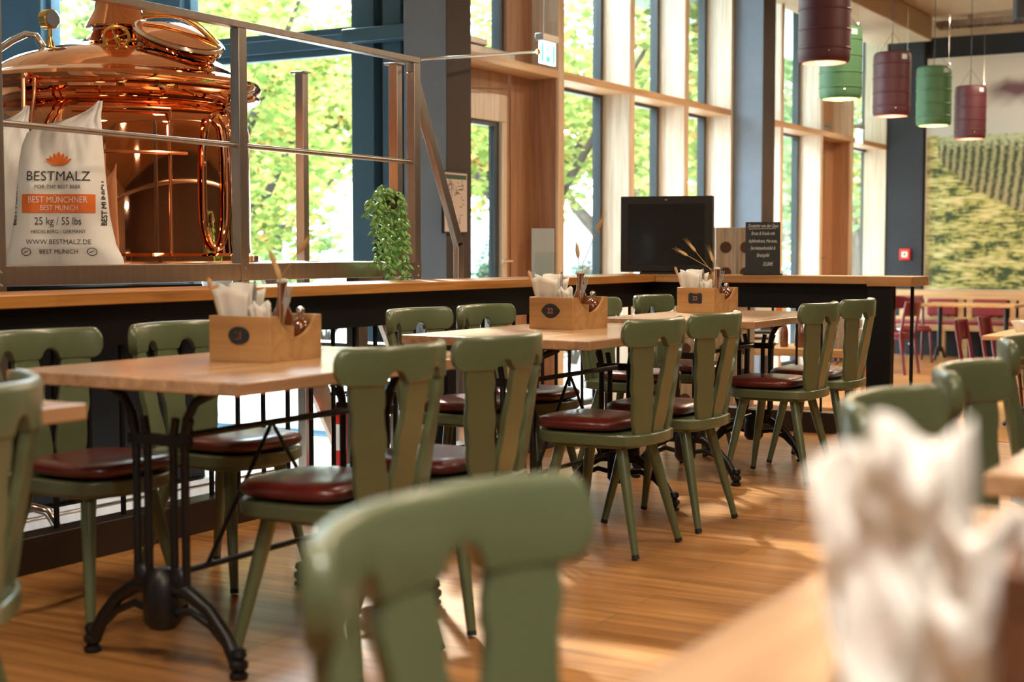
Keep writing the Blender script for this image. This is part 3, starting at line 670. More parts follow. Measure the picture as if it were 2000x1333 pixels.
# riddling rack (pupitre) of weathered boards with bottle holes behind the counter
t = thing('riddling_rack', 'weathered grey plank riddling rack with round bottle holes behind the counter', 'bottle rack', (-4.05, 9.95, LOW), radians(28))
for k in range(4):
    x0 = -.285+k*.145; out = [(x0, 0), (x0+.140, 0), (x0+.140, 1.60), (x0, 1.60)]
    b = MB(); b.prism(out, lambda a, c, tt: (a, tt, c), 0, .03); pb = b.build('plank', 'weathered', t, bevel=.003)
    for j in range(8):
        cx, cz = x0+.07, .16+j*.185
        b = MB(); b.lathe([(.042, -.002), (.040, .004)], (cx, -.0015, cz), 20, axis=(0, 1, 0)); h_ = b.build('bottle_hole', mat('hole_shadow_wood', (.07, .035, .018), .9) if (k, j) == (0, 0) else bpy.data.materials['hole_shadow_wood'], pb)
        h_.scale = (1, 1, 1)
b = MB(); b.box(-.30, -.27, .03, .5, 0, .04); b.box(.27, .30, .03, .5, 0, .04); b.beam((-.28, .48, 0), (-.28, .03, 1.4), .03, .03); b.beam((.28, .48, 0), (.28, .03, 1.4), .03, .03); b.build('rear_frame', 'weathered', t)

# ================================================================ steel platform, railing and stair of the brewery
t = thing('brewery_platform', 'brushed steel platform with railing carrying the copper kettle', 'platform', (-5.6, 4.5, LOW))
RX = -4.4
b = MB(); b.box(-8.2, RX-.06, .8, 6.58, 1.0, 1.035); b.build('deck', 'steel', t, world=True)
b = MB(); b.box(RX-.05, RX, .8, 6.62, .96, 1.04); b.box(RX-.06, RX+.0, 6.57, 6.62, .955, 1.045); b.box(-8.2, RX-.05, 6.56, 6.61, .96, 1.04); b.build('edge_beam', 'steel', t, world=True, bevel=.003)
for y0 in (3.775, 5.165, 6.585, 2.3): 
    p = MB().box(RX-.05, RX+.0015, y0-.028, y0+.028, .94, 2.102).build('railing_post', 'steel', t, world=True, bevel=.002)
    for z in (.965, 1.015): MB().ball((RX+.003, y0, z), .006, 8).build('bolt', 'chrome', p, world=True)
b = MB(); b.box(RX-.05, RX+.002, .8, 6.613, 2.103, 2.135); b.build('handrail', 'steel', t, world=True, bevel=.003)
b = MB(); b.tube([(RX-.025, .8, 1.575), (RX-.025, 6.6, 1.575)], .013, 10); b.build('mid_rail', 'steel', t, world=True)
for x0, y0 in ((-5.47, 6.95), (-4.76, 6.90)):
    b = MB(); b.box(x0-.03, x0+.03, y0-.025, y0+.025, LOW, 2.15); b.box(x0-.06, x0+.045, y0-.03, y0+.03, 2.15, 2.162); b.build('stair_post', 'steel', t, world=True, bevel=.002)
for x0 in (-5.47, -4.76):
    b = MB(); b.beam((x0, 6.62, 1.0), (x0, 7.45, LOW+.02), .03, .15); b.build('stair_stringer', 'steel', t, world=True)
for k in range(5):
    MB().box(-5.44, -4.79, 6.72+k*.145, 6.90+k*.145, .76-k*.225, .785-k*.225).build('stair_tread', 'steel', t, world=True)
b = MB(); b.beam((RX-.02, 6.56, 2.06), (RX-.02, 7.03, 1.13), .035, .06); b.beam((RX-.02, 7.03, 1.145), (RX-.02, 7.03, LOW), .035, .06, up=(0, 1, 0)); b.build('stair_handrail', 'steel', t, world=True, bevel=.003)
for x0, y0 in ((-4.6, 1.6), (-4.6, 3.9), (-4.6, 6.3), (-7.9, 6.3), (-6.2, 6.3), (-7.9, 2)): MB().box(x0-.04, x0+.04, y0-.04, y0+.04, LOW, 1.0).build('support_leg', 'steel', t, world=True)
t = thing('under_deck_infill', 'dark box added to fill the shade under the brewery platform with a pale skirting', 'housing', (-5.6, 3.6, LOW))
b = MB(); b.box(-7.2, -5.05, .9, 5.6, LOW+.0, .93); b.build('shade_infill', M['blacksteel'], t, world=True)  # dark box added so the space below the deck stays in shade
b = MB(); b.box(-5.05, -5.0, .9, 5.6, LOW, LOW+.28); b.build('skirting', 'steel', t, world=True)
t = thing('floor_rail', 'low chrome tube rail with bent ends on the floor behind the counter', 'rail', (-4.3, 3.9, LOW))
for x0, y0 in ((-4.16, 3.62), (-4.16, 3.80)):
    b = MB(); b.tube([(x0-.0, y0, LOW), (x0, y0, .08), (x0-.02, y0-.02, .13), (x0-.08, y0-.08, .16), (x0-.14, y0-.14, .13), (x0-.16, y0-.16, .08), (x0-.16, y0-.16, LOW)], .019, 12); b.build('hoop', 'chrome', t, world=True)
b = MB()
for z in (-.02, .07): b.tube([(-4.35, 2.5, z), (-4.35, 5.3, z), (-4.35, 5.38, z+.05), (-4.35, 5.40, z+.12)], .008, 8)
b.box(-4.36, -4.34, 2.6, 2.62, LOW, .07); b.box(-4.36, -4.34, 5.0, 5.02, LOW, .07); b.build('tube_rail', 'chrome', t, world=True)

# ---- copper kettle
KX, KY, KZ = -6.03, 6.02-.05, 1.035
KX, KY = -5.694, 5.693
t = thing('copper_kettle', 'large polished copper brewing kettle on the steel platform', 'brewing kettle', (KX, KY, KZ))
KR = .70
b = MB(); b.lathe([(.86*KR/.86, 0), (KR+.02, .0), (KR+.02, .035), (KR-.02, .05), (KR-.025, .10), (KR-.025, .68), (KR-.04, .74), (KR-.07, .79), (KR-.09, .81)], n=96); b.build('body', 'copper', t)
b = MB(); b.lathe([(KR-.10, .80), (KR-.03, .815), (KR+.015, .845), (KR+.03, .855), (KR+.035, .868), (KR+.02, .885), (KR+.035, .90), (KR+.042, .918), (KR+.03, .938), (KR-.0, .952), (KR-.03, .965), (KR-.06, .972)], n=96); b.build('rim', 'copper', t, angle=25)
dome = [(KR-.06, 1.0), (KR-.10, 1.05), (KR-.20, 1.115), (KR-.34, 1.165), (KR-.48, 1.20), (KR-.58, 1.235), (KR-.635, 1.30), (KR-.66, 1.40), (KR-.665, 1.55), (KR-.665, 2.4)]
dome = [(.655, .965), (.63, .99), (.60, 1.015), (.54, 1.05), (.46, 1.082), (.36, 1.108), (.26, 1.13), (.20, 1.15), (.155, 1.18), (.132, 1.212), (.135, 1.222), (.165, 1.226), (.168, 1.235), (.155, 1.265), (.125, 1.32), (.115, 1.38), (.112, 2.3)]
b = MB(); b.lathe(dome, n=96); b.build('dome', 'copper', t)
Rk = Vector((.865, .501, 0)); Fk = Vector((.501, -.865, 0))      # kettle's right and front as seen from the room
def kp(r_, f_, z): return Rk*r_+Fk*f_+Vector((0, 0, z))
def on(a, r_, z): q = Rk*sin(a)*r_+Fk*cos(a)*r_; return (q.x, q.y, z)
b = MB(); b.tube([on(-.02+k*.11, KR-.022+.004, .545-.0*k) for k in range(-3, 8)], .008, 8); b.tube([on(.10, KR-.018, .02), on(.10, KR-.018, .76)], .006, 8); b.tube([on(.62, KR-.018, .02), on(.62, KR-.018, .76)], .006, 8); b.tube([on(-.1+k*.09, KR-.018, .76) for k in range(9)], .006, 8); b.build('seam_beads', 'copper2', t)
# recessed oval service niche at right: raised ring
rg = []
for k in range(33):
    a = 2*pi*k/32; rg.append(on(1.00+.12*cos(a), KR-.005, .41+.34*(abs(sin(a))**.6)*(1 if sin(a) > 0 else -1)))
b = MB(); b.tube(rg, .012, 8, cap=False); b.build('niche_ring', 'copper', t)
b = MB(); b.tube([on(1.32, KR-.0, .02), on(1.32, KR+.015, .66), on(1.32, KR-.01, .75), on(1.3, KR-.08, .80)], .026, 14); b.tube([on(1.30, KR+.02, .865), on(1.35, KR+.045, .89), on(1.4, KR+.03, .92)], .018, 12); b.build('edge_pipe', 'chrome', t)
# pipes in front under the rim
b = MB(); b.tube([on(-.36, KR+.03, .90), on(-.36, KR+.065, .885), on(-.36, KR+.065, .2)], .012, 10); b.tube([on(-.30, KR+.04, .89), on(-.28, KR+.065, .81), on(-.30, KR+.065, .7), on(-.30, KR+.065, .2)], .009, 10); b.lathe([(.018, 0), (.022, .02), (.018, .04)], on(-.36, KR+.05, .875), 12); b.build('drain_pipe', 'copper2', t)
# manway with hinged lid on the right flank of the dome
mc = kp(.355, .20, 1.125); ax = Vector(kp(.30, .30, .88)).normalized()
b = MB(); b.lathe([(.205, -.10), (.205, -.01), (.225, .0), (.23, .018), (.21, .03), (.19, .032)], mc, 48, axis=ax); b.build('manway_collar', 'copper', t)
b = MB(); b.lathe([(.212, .031), (.222, .038), (.216, .052), (.18, .062), (.10, .085), (.01, .092)], mc, 48, axis=ax); lid = b.build('manway_lid', 'copper', t)
b = MB(); u, v = bas(ax)
b.lathe([(.228, .026), (.240, .036), (.228, .048)], mc, 48, axis=ax); b.build('clamp_ring', 'chrome', lid)
b = MB(); arc = [mc+ax*(.07+.07*sin(pi*k/12))+(Rk*.9-Fk*.1+Vector((0, 0, -.35))).normalized()*(-.2+.4*k/12) for k in range(13)]
b.tube(arc, .017, 10); b.build('lid_handle', 'brass', lid)
# hand wheel
wc = kp(.10, .42, 1.125); wa = Vector(kp(.15, 1, .35)).normalized(); wu, wv = bas(wa)
b = MB(); b.tube([wc+(wu*cos(2*pi*k/24)+wv*sin(2*pi*k/24))*.062 for k in range(25)], .009, 8, cap=False)
for k in range(4): b.tube([wc, wc+(wu*cos(pi/2*k+.4)+wv*sin(pi/2*k+.4))*.06], .006, 6)
b.ball(wc, .016, 10); b.tube([wc, wc-wa*.14], .009, 8); b.tube([wc+Vector((0, 0, -.0))-wa*.05, kp(.26, .30, 1.14)], .010, 8); b.build('hand_wheel', 'brass', t)
# pressure gauge
gc = kp(-.30, .20, 1.06)
b = MB(); b.tube([gc, gc+Vector((0, 0, .07)), gc+Vector((0, 0, .10))], [.022, .020, .012], 12); b.tube([gc+Vector((0, 0, .10)), gc+Vector((0, 0, .14))], .012, 10); ga = (Fk*.55+Rk*.83).normalized()
b.lathe([(.044, -.032), (.051, -.028), (.051, .02), (.044, .026)], gc+Vector((0, 0, .19)), 28, axis=ga); gg = b.build('pressure_gauge', 'brass', t)
MB().lathe([(.042, 0), (.041, .003)], gc+Vector((0, 0, .19))+ga*.027, 28, axis=ga).build('dial', M['colgrey'], gg)
b = MB(); b.tube([kp(-.66, .15, 1.05), kp(-.50, .18, 1.145), kp(-.42, .2, 1.175), kp(-.37, .2, 1.165), kp(-.34, .18, 1.11)], .018, 10); b.build('lever', 'chrome', t)
# small copper fitting behind the left sack
b = MB(); b.lathe([(.13, 0), (.14, .02), (.13, .04), (.12, .08), (.10, .10), (.10, .13), (.05, .14)], kp(-.52, .62, .56), 28); b.tube([kp(-.62, .62, .70), kp(-.52, .64, .73), kp(-.38, .66, .77)], .012, 8); b.build('valve_block', 'copper', t)
b = MB(); b.lathe([(.10, -.10), (.12, -.04), (.12, .06), (.07, .10)], kp(-.34, .74, .54), 24, axis=Rk); b.build('valve_cap', 'copper', t)

# ---- malt sacks
def sack(name, lb, loc, rz, printed, seed, wsc=1.0, gr='malt sacks on the platform'):
    t = thing(name, lb, 'sack', loc, rz, gr)
    def half(v):   # half width and lateral centre along the height (0..1), ear at the right top
        pts = [(0, .245, .01), (.04, .242, .008), (.12, .220, .002), (.3, .196, .0), (.5, .184, .0), (.62, .176, .002), (.72, .168, .006), (.80, .155, .016), (.85, .138, .032), (.88, .112, .056), (.92, .070, .098), (.96, .036, .136), (1, .020, .155)]
        for (a, w0, c0), (b_, w1, c1) in zip(pts, pts[1:]):
            if v <= b_: q = (v-a)/(b_-a); return w0+(w1-w0)*q, c0+(c1-c0)*q
        return pts[-1][1], pts[-1][2]
    H = .70
    def surf(u, v, side=-1, off=0):      # u -1..1 across
        wd, cx = half(v); wd *= wsc; dep = .115*(1-v**2.2)*(1-.35*(1-min(1, v*9))) + .012
        e = max(0, 1-abs(u)**2.6)**.5
        wr = noise.noise(Vector((u*2.2+seed, v*3.2, seed)))*.022*(.35+v*1.6)+noise.noise(Vector((u*8+v*9, v*2.5, seed+3)))*.016*max(0, v-.55)*2.4
        if side > 0: wr *= .4
        z = v*H-(.05*max(0, -u)*max(0, v-.8)/.2 if v > .8 else 0)
        return (cx+u*wd, side*(dep*e+off)+wr*(.4+e), z)
    def fn(a, v):
        th = a*2*pi; u = -cos(th); return surf(u if abs(u) < 1 else u*.9999, v, -1 if th < pi else 1)
    b = MB(); b.grid(72, 60, lambda a, v: fn(a, v)); b.build('sack_body', 'sack', t, angle=80)
    def pr(u_, z_):       # print coordinates in metres -> surface point
        v = z_/H; wd, cx = half(v); wd *= wsc; u = max(-.97, min(.97, (u_-cx)/wd)); p = surf(u, v); return (p[0], p[1]-.0038, p[2])
    if printed:
        b = MB(); b.grid(30, 8, lambda a, c: pr(-.150+.30*a, .220+.078*c)); b.build('orange_band', 'orange', t)
        for s_, sz, x_, z_, m in (('BEST M\u00dcNCHNER', .038, 0, .262, 'sack'), ('BEST MUNICH', .031, .005, .230, 'sack'), ('25 kg / 55 lbs', .045, .0, .170, 'ink'), ('HEIDELBERG / GERMANY', .021, 0, .134, 'ink'), ('WWW.BESTMALZ.DE', .029, 0, .088, 'ink'), ('BEST MUNICH', .026, .0, .048, 'ink'), ('BESTMALZ', .058, .0, .355, 'ink'), ('FOR THE BEST BEER', .022, .0, .322, 'ink')):
            off = .0048 if m == 'sack' else .0030
            q = text_mesh(s_, sz, lambda u, v: (lambda p: (p[0], p[1]-(off-.0025), p[2]))(pr(u*(.80 if sz in (.038, .031, .045) else .97)+x_, z_+v)), bold=0); q.build('print', m, t, smooth=False)
        q = text_mesh('BEST MUNICH', .030, lambda u, v: pr(.190-v*.9, .262+u)); q.build('print', 'ink', t, smooth=False)
        q = text_mesh('BEST MUNICH', .030, lambda u, v: pr(-.178-v*.9, .262+u)); q.build('print', 'ink', t, smooth=False)
        b = MB()
        for k in range(-3, 4):   # wheat crown emblem
            a = k*.27; out = [(0, 0), (.008, .02), (.007, .05), (0, .062), (-.007, .05), (-.008, .02)]
            R2 = Matrix.Rotation(-a, 2); pts = [R2 @ Vector(p) for p in out]; b.add([pr(p.x+sin(a)*.012, .418+p.y*(1-abs(a)*.35)) for p in pts], [tuple(range(6))])
        b.build('emblem', 'orange', t, smooth=False)
        for x_ in (-.135, .135):
            b = MB(); n = 20
            b.add([pr(x_+cos(2*pi*k/n)*r_*1.25, .056+sin(2*pi*k/n)*r_) for r_ in (.017, .0145) for k in range(n)], [(k, (k+1) % n, n+(k+1) % n, n+k) for k in range(n)])
            b.add([pr(x_+a, .056+c) for a, c in ((-.012, -.003), (.010, .006), (.011, .004), (-.011, -.006))], [(0, 1, 2, 3)]); b.build('stamp', 'ink', t, smooth=False)
    return t
SF = math.atan2(.80, .60)
sack('malt_sack', 'white malt sack with orange band and BESTMALZ lettering standing by the railing', (-4.80, 4.455, 1.036), radians(38), True, 2.3)
sack('malt_sack', 'plain white malt sack half hidden at the left edge behind the printed one', (-5.22, 4.43, 1.036), radians(48), False, 7.9)

# ---- hanging succulent
t = thing('hanging_plant', 'green trailing succulent hanging at the right end of the steel railing', 'plant', (-4.33, 6.20, .95))
rnd = random.Random(3)
b = MB(); b.lathe([(.03, .36), (.05, .37), (.058, .43), (.062, .445)], (0, 0, 0), 20); b.build('pot', 'pot', t)
lf = MB(); st = MB()
for s_ in range(19):
    a = rnd.uniform(0, 2*pi); L = rnd.choice([.16, .22, .30, .38, .46, .50]); r0 = rnd.uniform(.02, .06)
    yo = sin(a)*r0*1.4; xo = cos(a)*r0*.8+.02
    spread = sin(a)*.05+rnd.uniform(-.02, .02)
    if s_ < 3: L = .08+.05*s_; spread = -.16+.02*s_; yo = -.04
    if L > .4: spread *= .4; spread += .03
    pts = []
    for k in range(12):
        q = k/11; pts.append(Vector((xo+.02*sin(q*3+s_)+.012, yo+spread*sin(min(1, q*1.8)*pi/2)+.010*sin(q*8+s_), .45+.045*sin(min(1, q*2.6)*pi)-L*q)))
    st.tube(pts, .0025, 5)
    n = int(L/.017)+4
    for k in range(n):
        q = (k+.5)/n*11; i0 = min(10, int(q)); p = pts[i0].lerp(pts[i0+1], q-i0); an = k*2.4+s_
        d = Vector((cos(an), sin(an), -.75)).normalized(); s1 = rnd.uniform(.018, .027)
        lf.lathe([(.001, 0), (.0075, .2*s1*1.8), (.0098, .45*s1*1.8), (.0075, .75*s1*1.8), (.0008, s1*1.9)], p, 6, axis=d)
st.build('trailing_stems', 'stem', t); o = lf.build('leaves', 'leafg', t)

# evacuation plan, extinguisher, exit signs
t = thing('evacuation_plan', 'framed escape plan on the dark side of the near column', 'notice', (-5.445, 8.60, 1.22))
MB().box(-.0, .018, -.16, .15, 0, .43).build('frame', 'black', t, bevel=.002)
MB().box(.0185, .020, -.15, .14, .012, .418).build('sheet', mat('cream_paper', (.62, .52, .46), .8), t)
b = MB(); b.box(.0205, .0210, -.14, .13, .375, .405)
pl = b.build('header_bar', M['exitgreen'].copy(), t); pl.data.materials[0].node_tree.nodes['Principled BSDF'].inputs['Emission Strength'].default_value = 0; pl.data.materials[0].node_tree.nodes['Principled BSDF'].inputs['Base Color'].default_value = (.02, .09, .06, 1)
rnd = random.Random(5); b = MB()
for k in range(46):
    y0 = rnd.uniform(-.14, .08); z0 = rnd.uniform(.03, .35)
    if rnd.random() < .5: b.box(.0205, .0208, y0, y0+rnd.uniform(.02, .06), z0, z0+.004)
    else: b.box(.0205, .0208, y0, y0+.004, z0, z0+rnd.uniform(.02, .06))
b.build('plan_lines', 'ink', t)
t = thing('fire_extinguisher', 'red fire extinguisher with white label on the floor behind the railing', 'fire extinguisher', (-5.33, 7.14+.0, LOW))
MB().lathe([(.06, 0), (.068, .01), (.068, .43), (.06, .47), (.035, .50), (.02, .51)], n=28).build('cylinder', 'red', t)
b = MB(); b.lathe([(.02, .51), (.024, .53), (.018, .56)], n=14); b.box(-.012, .012, -.10, .05, .555, .575); b.beam((0, -.02, .575), (0, -.11, .62), .02, .012); b.build('valve', 'black', t)
b = MB(); b.tube([(.0, .04, .55), (.05, .09, .5), (.06, .09, .3), (.055, .07, .15)], .009, 8); b.build('hose', 'rubber', t)
b = MB(); b.grid(10, 1, lambda u, v: (.0695*cos(-2.1+u*1.5), .0695*sin(-2.1+u*1.5), .22+.16*v)); b.build('label_sheet', 'paper', t)
def exit_sign(x, y, z, rz, lb, zc):
    t = thing('exit_sign', lb, 'exit sign', (x, y, z), rz, 'lit exit signs hanging by the window wall')
    MB().box(-.13, .13, -.035, .035, .17, .225).build('housing', 'steel', t, bevel=.004)
    p = MB().box(-.12, .12, -.008, .008, 0, .17).build('light_panel', 'exit', t)
    b = MB(); b.box(-.105, -.075, -.0095, -.0083, .02, .15); b.box(.075, .105, -.0095, -.0083, .02, .15); b.box(-.03, .03, -.0095, -.0083, .02, .06); b.ball((0, -.009, .12), .014, 8, (1, .05, 1)); b.build('pictogram', 'exitgreen', p)
    b = MB(); b.tube([(-.06, 0, .22), (-.05, 0, .5), (-.055, .01, zc-z)], .004, 6); b.build('cable', 'white', t)
exit_sign(-5.42, 9.90, 2.525, radians(90), 'lit green and white exit sign hanging above the near wooden door', 4.25)
exit_sign(-5.5, 18.25, 2.47, radians(90), 'lit exit sign hanging above the far door, behind the keg lamps', 4.25)
t = thing('tie_rod', 'thin steel rod running from the platform railing across the column to the door frame', 'rod', (-5.2, 8, 2.3))
MB().tube([(-4.42, 6.64, 2.13), (-5.40, 9.72, 2.60)], .010, 8).build('rod', 'chrome', t, world=True); MB().ball((-5.40, 9.72, 2.60), .022, 10).build('end_fitting', 'brass', t, world=True)
t = thing('fire_alarm_button', 'red fire alarm call point on the dark end wall pillar', 'alarm button', (-5.49, YE-.12, .98))
MB().box(-.075, .075, -.045, 0, 0, .16).build('case', 'red', t, bevel=.008); MB().box(-.04, .04, -.048, -.0455, .04, .12).build('window_label', 'paper', t); MB().ball((0, -.05, .08), .018, 10, (1, .3, 1)).build('button', 'black', t)
t = thing('wall_extinguisher', 'dark red fire extinguisher in the door recess behind the leaflet holder', 'fire extinguisher', (-5.88, 10.66, .97))
MB().lathe([(.03, 0), (.04, .01), (.04, .24), (.03, .27), (.01, .29)], n=20).build('cylinder', 'red', t); MB().box(-.02, .0, -.04, .04, .285, .31).build('valve', 'black', t)

# ================================================================ keg pendant lamps
def keg(mname):
    t = thing('keg_pendant_lamp', None, 'pendant lamp')
    r = .19; H = .65; pr = [(r-.03, 0), (r-.012, .004), (r-.004, .02), (r, .04), (r, .07)]
    for z in (.10, .235, .385, .53): pr += [(r, z-.03), (r, z-.008), (r+.0055, z-.003), (r+.0055, z+.003), (r, z+.008), (r, z+.03)]
    pr += [(r, .60), (r-.006, .63), (r-.018, .645), (r-.03, .65)]
    n = 40; b = MB(); vs = []; full = pr+[(r-.034, .64)]+[(r-.022, .60), (r-.022, .05), (r-.03, .001)]
    for (rr, z) in full:
        for k in range(n): vs.append((rr*cos(2*pi*k/n), rr*sin(2*pi*k/n), z))
    fs = [(i*n+k, i*n+(k+1) % n, (i+1) % len(full)*n+(k+1) % n, (i+1) % len(full)*n+k) for i in range(len(full)) for k in range(n)]
    b.add(vs, fs); b.build('keg_shade', mname, t, angle=22)
    MB().lathe([(r-.035, .05), (r-.035, .055)], n=32).build('diffuser', 'lampglow', t)
    MB().lathe([(r-.035, .636), (r-.035, .64)], n=32).build('top_plate', mname, t)
    b = MB()
    for k in range(3): a = 2*pi*k/3+.5; b.tube([(cos(a)*(r-.02), sin(a)*(r-.02), .645), (0, 0, .86)], .002, 5)
    b.tube([(0, 0, .64), (0, 0, 1.74)], .004, 6); b.build('suspension_cable', 'black', t)
    b = MB(); b.tube([(.16, -.1, .64), (.16, -.1, 1.74)], .0015, 5); b.ball((.16, -.1, .66), .012, 8); b.build('safety_wire', 'chrome', t)
    MB().grid(6, 2, lambda u, v: ((r+.002)*cos(-.95+u*.35), (r+.002)*sin(-.95+u*.35), .565+.05*v)).build('sticker', M['acryl'], t)
    MB().ball((.06, -r+.006, .07), .008, 8).build('rivet', 'chrome', t)
    return t
kr = keg('kegred'); kg = keg('keggreen')
LP = [(-3.47, 10.61, 0, 'wine red keg lamp, the largest and nearest, cut off by the top of the photo'), (-4.15, 13.17, 1, 'green keg lamp partly hidden behind the nearest red one'),
      (-4.21, 15.08, 0, 'wine red keg lamp between the two green ones'), (-4.12, 16.44, 1, 'green keg lamp in front of the left edge of the mural'), (-4.21, 18.59, 0, 'wine red keg lamp farthest away, in front of the mural')]
cnt = [0, 0]
for x, y, c, lb in LP:
    src = (kr, kg)[c]; o = src if cnt[c] == 0 else copy_tree(src); cnt[c] += 1
    o.location = (x, y, 2.49); o.rotation_euler = (0, 0, radians(10)); tag(o, lb, 'pendant lamp', 'keg shaped pendant lamps')
    light('keg_bulb', 'POINT', (x, y, 2.515), (0, 0, 0), 14, (1, .65, .35), .05)

# ================================================================ end wall: mural, bench, tables, red chairs
mx0, mx1, mz0, mz1 = -5.24, 1.2, .57, 3.76
b = MB(); NX, NZ = 420, 210
b.box(mx0, mx1, YE-.075, YE-.001, mz0, mz1); fr_o = b.build('wall_mural', M['white']); tag(fr_o, 'huge printed mural of a green hop field under a pale sky on the end wall', 'mural')
b = MB(); b.grid(NX, NZ, lambda u, v: (mx0+.01+(mx1-mx0-.02)*u, YE-.078, mz0+.01+(mz1-mz0-.02)*v)); pr_ = b.build('print', 'picture', fr_o, smooth=False)
ca = pr_.data.color_attributes.new('print', 'FLOAT_COLOR', 'POINT')
def mix(a, b_, t_): t_ = max(0, min(1, t_)); return [a[i]+(b_[i]-a[i])*t_ for i in range(3)]
cols = []
for j in range(NZ+1):
    for i in range(NX+1):
        u = (mx1-mx0)*i/NX; v = j/NZ        # u in metres from the left, v 0..1
        z = mz0+(mz1-mz0)*v
        n1 = noise.noise(Vector((u*1.5, z*1.5, 1))); n2 = noise.noise(Vector((u*7, z*9, 4))); n3 = noise.noise(Vector((u*2.2+z*1.6, z*8.0, 9)))
        n4 = noise.noise(Vector((u*22, z*24, 2))); n5 = noise.noise(Vector((u*7+z*3, z*34, 6)))
        hz = 2.70+.02*n2
        if z > hz:
            c = mix((.50, .53, .52), (.62, .58, .52), (z-hz)*1.3)
            top = 3.40-.25*max(0, .95-u)+.05*n2
            cl_ = min((u-.62)*2.2, 1)*(1 if u < 1.5 else max(0, min(1, .9-(u-1.5)*.5+n1*1.6)))*max(0, 1-abs(z-(top-.10))/.24)*(1 if z < top else max(0, 1-(z-top)*14))
            c = mix(c, (.13, .06, .075), cl_*1.15+n1*.10)
        else:
            pts_ = [(0, 2.60), (.05, 2.53), (.3, 2.24), (.65, 1.95), (1.33, 1.63), (2.4, 1.3), (7, .9)]
            for (a0, z0), (a1, z1) in zip(pts_, pts_[1:]):
                if u <= a1: base = z0+(z1-z0)*(u-a0)/(a1-a0); break
            if z > base+.05*n2 and u > .16:
                ue = u+max(0, 2.6-z)**1.5*.10; s_ = .5+.5*sin(2*pi*ue/(.088+.012*u)+n2*.7)
                c = mix((.025, .045, .022), (.32, .33, .18), s_**1.2+n4*.45)
                c = mix(c, (.36, .27, .17), max(0, .5-(z-base)*1.6)*s_)
                c = mix(c, (.42, .48, .30), (z-2.50)*6+n4*.8+n2*.3) if z > 2.42 else c
            else:
                s_ = .62+1.1*n3+.5*n2+.9*n5+.7*n4
                c = mix((.028, .060, .022), (.36, .38, .12), s_*1.15)
                c = mix(c, (.66, .62, .34), n3*1.2+n5*1.4-.08)
                if u < .12: c = mix(c, (.35, .20, .08), .5-u*4)
        cols += [c[0], c[1], c[2], 1]
ca.data.foreach_set('color', cols)
t = thing('bench', 'long pale wooden wall bench with slatted back and maroon cushions under the mural', 'bench', (-3, YE-.3, LOW))
BT = LOW+.90
b = MB(); b.box(-5.6, 1.2, YE-.16, YE-.13, BT-.13, BT); b.box(-5.6, 1.2, YE-.16, YE-.13, LOW+.47, LOW+.53)
x = -5.55
while x < 1.2: b.box(x, x+.075, YE-.155, YE-.135, LOW+.53, BT-.13); x += .115
b.build('slatted_backrest', 'bench', t, world=True)
b = MB(); b.box(-5.6, 1.2, YE-.62, YE-.13, LOW+.36, LOW+.44); b.build('seat', 'bench', t, world=True, bevel=.004)
b = MB(); b.box(-5.55, 1.15, YE-.61, YE-.18, LOW+.441, LOW+.485); b.build('seat_cushion', 'redpad', t, world=True, bevel=.015)
for x in (-4.85, -4.55, -3.3, -2.0): MB().box(x-.035, x+.035, YE-.58, YE-.50, LOW, LOW+.36).build('leg', 'bench', t, world=True)
b = MB(); b.box(-5.6, 1.2, YE-.30, YE-.26, LOW, LOW+.36); b.build('kickboard', 'blackwall', t, world=True)
for x in (-4.35, -2.75, -5.4): 
    pass
for xa, xb in ((-5.15, -4.75), (-4.07-.46, -3.62-.46), (-2.9, -2.45), (-1.5, -1.0)): MB().box(xa, xb, YE-.24, YE-.165, LOW+.55, LOW+.78).build('back_cushion', 'redpad', t, world=True, bevel=.02)
def make_red():
    t = thing('cafe_chair', None, 'chair')
    for s_ in (-1, 1):
        MB().tube([(-.26, s_*.19, 0), (-.20, s_*.185, .45), (-.235, s_*.19, .66), (-.27, s_*.19, .85)], [.015, .019, .017, .014], 10).build('leg', 'maroon', t)
        MB().tube([(.22, s_*.19, 0), (.18, s_*.17, .44)], [.014, .02], 10).build('leg', 'maroon', t)
    b = MB(); b.grid(14, 6, lambda u, v: (-.255-.03*sin(pi*u)-.02*v, -.185+.37*u, .68+.17*v)); b.build('backrest', 'maroon', t, solid=.018)
    b = MB(); b.prism([(.20, -.19), (.21, .0), (.20, .19), (-.19, .18), (-.19, -.18)], lambda a, c, z: (a, c, z), .40, .445); b.build('seat', 'maroon', t, bevel=.01)
    b = MB(); b.prism([(.18, -.17), (.19, .0), (.18, .17), (-.16, .16), (-.16, -.16)], lambda a, c, z: (a, c, z), .446, .475); b.build('seat_pad', 'redpad', t, bevel=.012)
    MB().tube([(-.2, 0, .22), (.2, 0, .22)], .009, 8).build('stretcher', 'maroon', t)
    return t
r0 = make_red()
RC = [(-4.72, 17.05, radians(170), 'maroon cafe chair right beside the thin black bar at the counter end'), (-4.98, 19.0, radians(-60), 'maroon cafe chair farther back towards the wall bench, behind the counter end'),
      (-2.62, 12.55, radians(0), 'maroon cafe chair at the near dining table on the right, left one'), (-2.60, 13.35, radians(0), 'maroon cafe chair at the near dining table on the right, right one'),
      (-5.0, 15.6, radians(200), 'maroon cafe chair glimpsed under the counter between the bars')]
for i, (x, y, rz, lb) in enumerate(RC):
    c = r0 if i == 0 else copy_tree(r0); c.location = (x, y, LOW); c.rotation_euler = (0, 0, rz); tag(c, lb, 'chair', 'maroon cafe chairs on the lower floor')
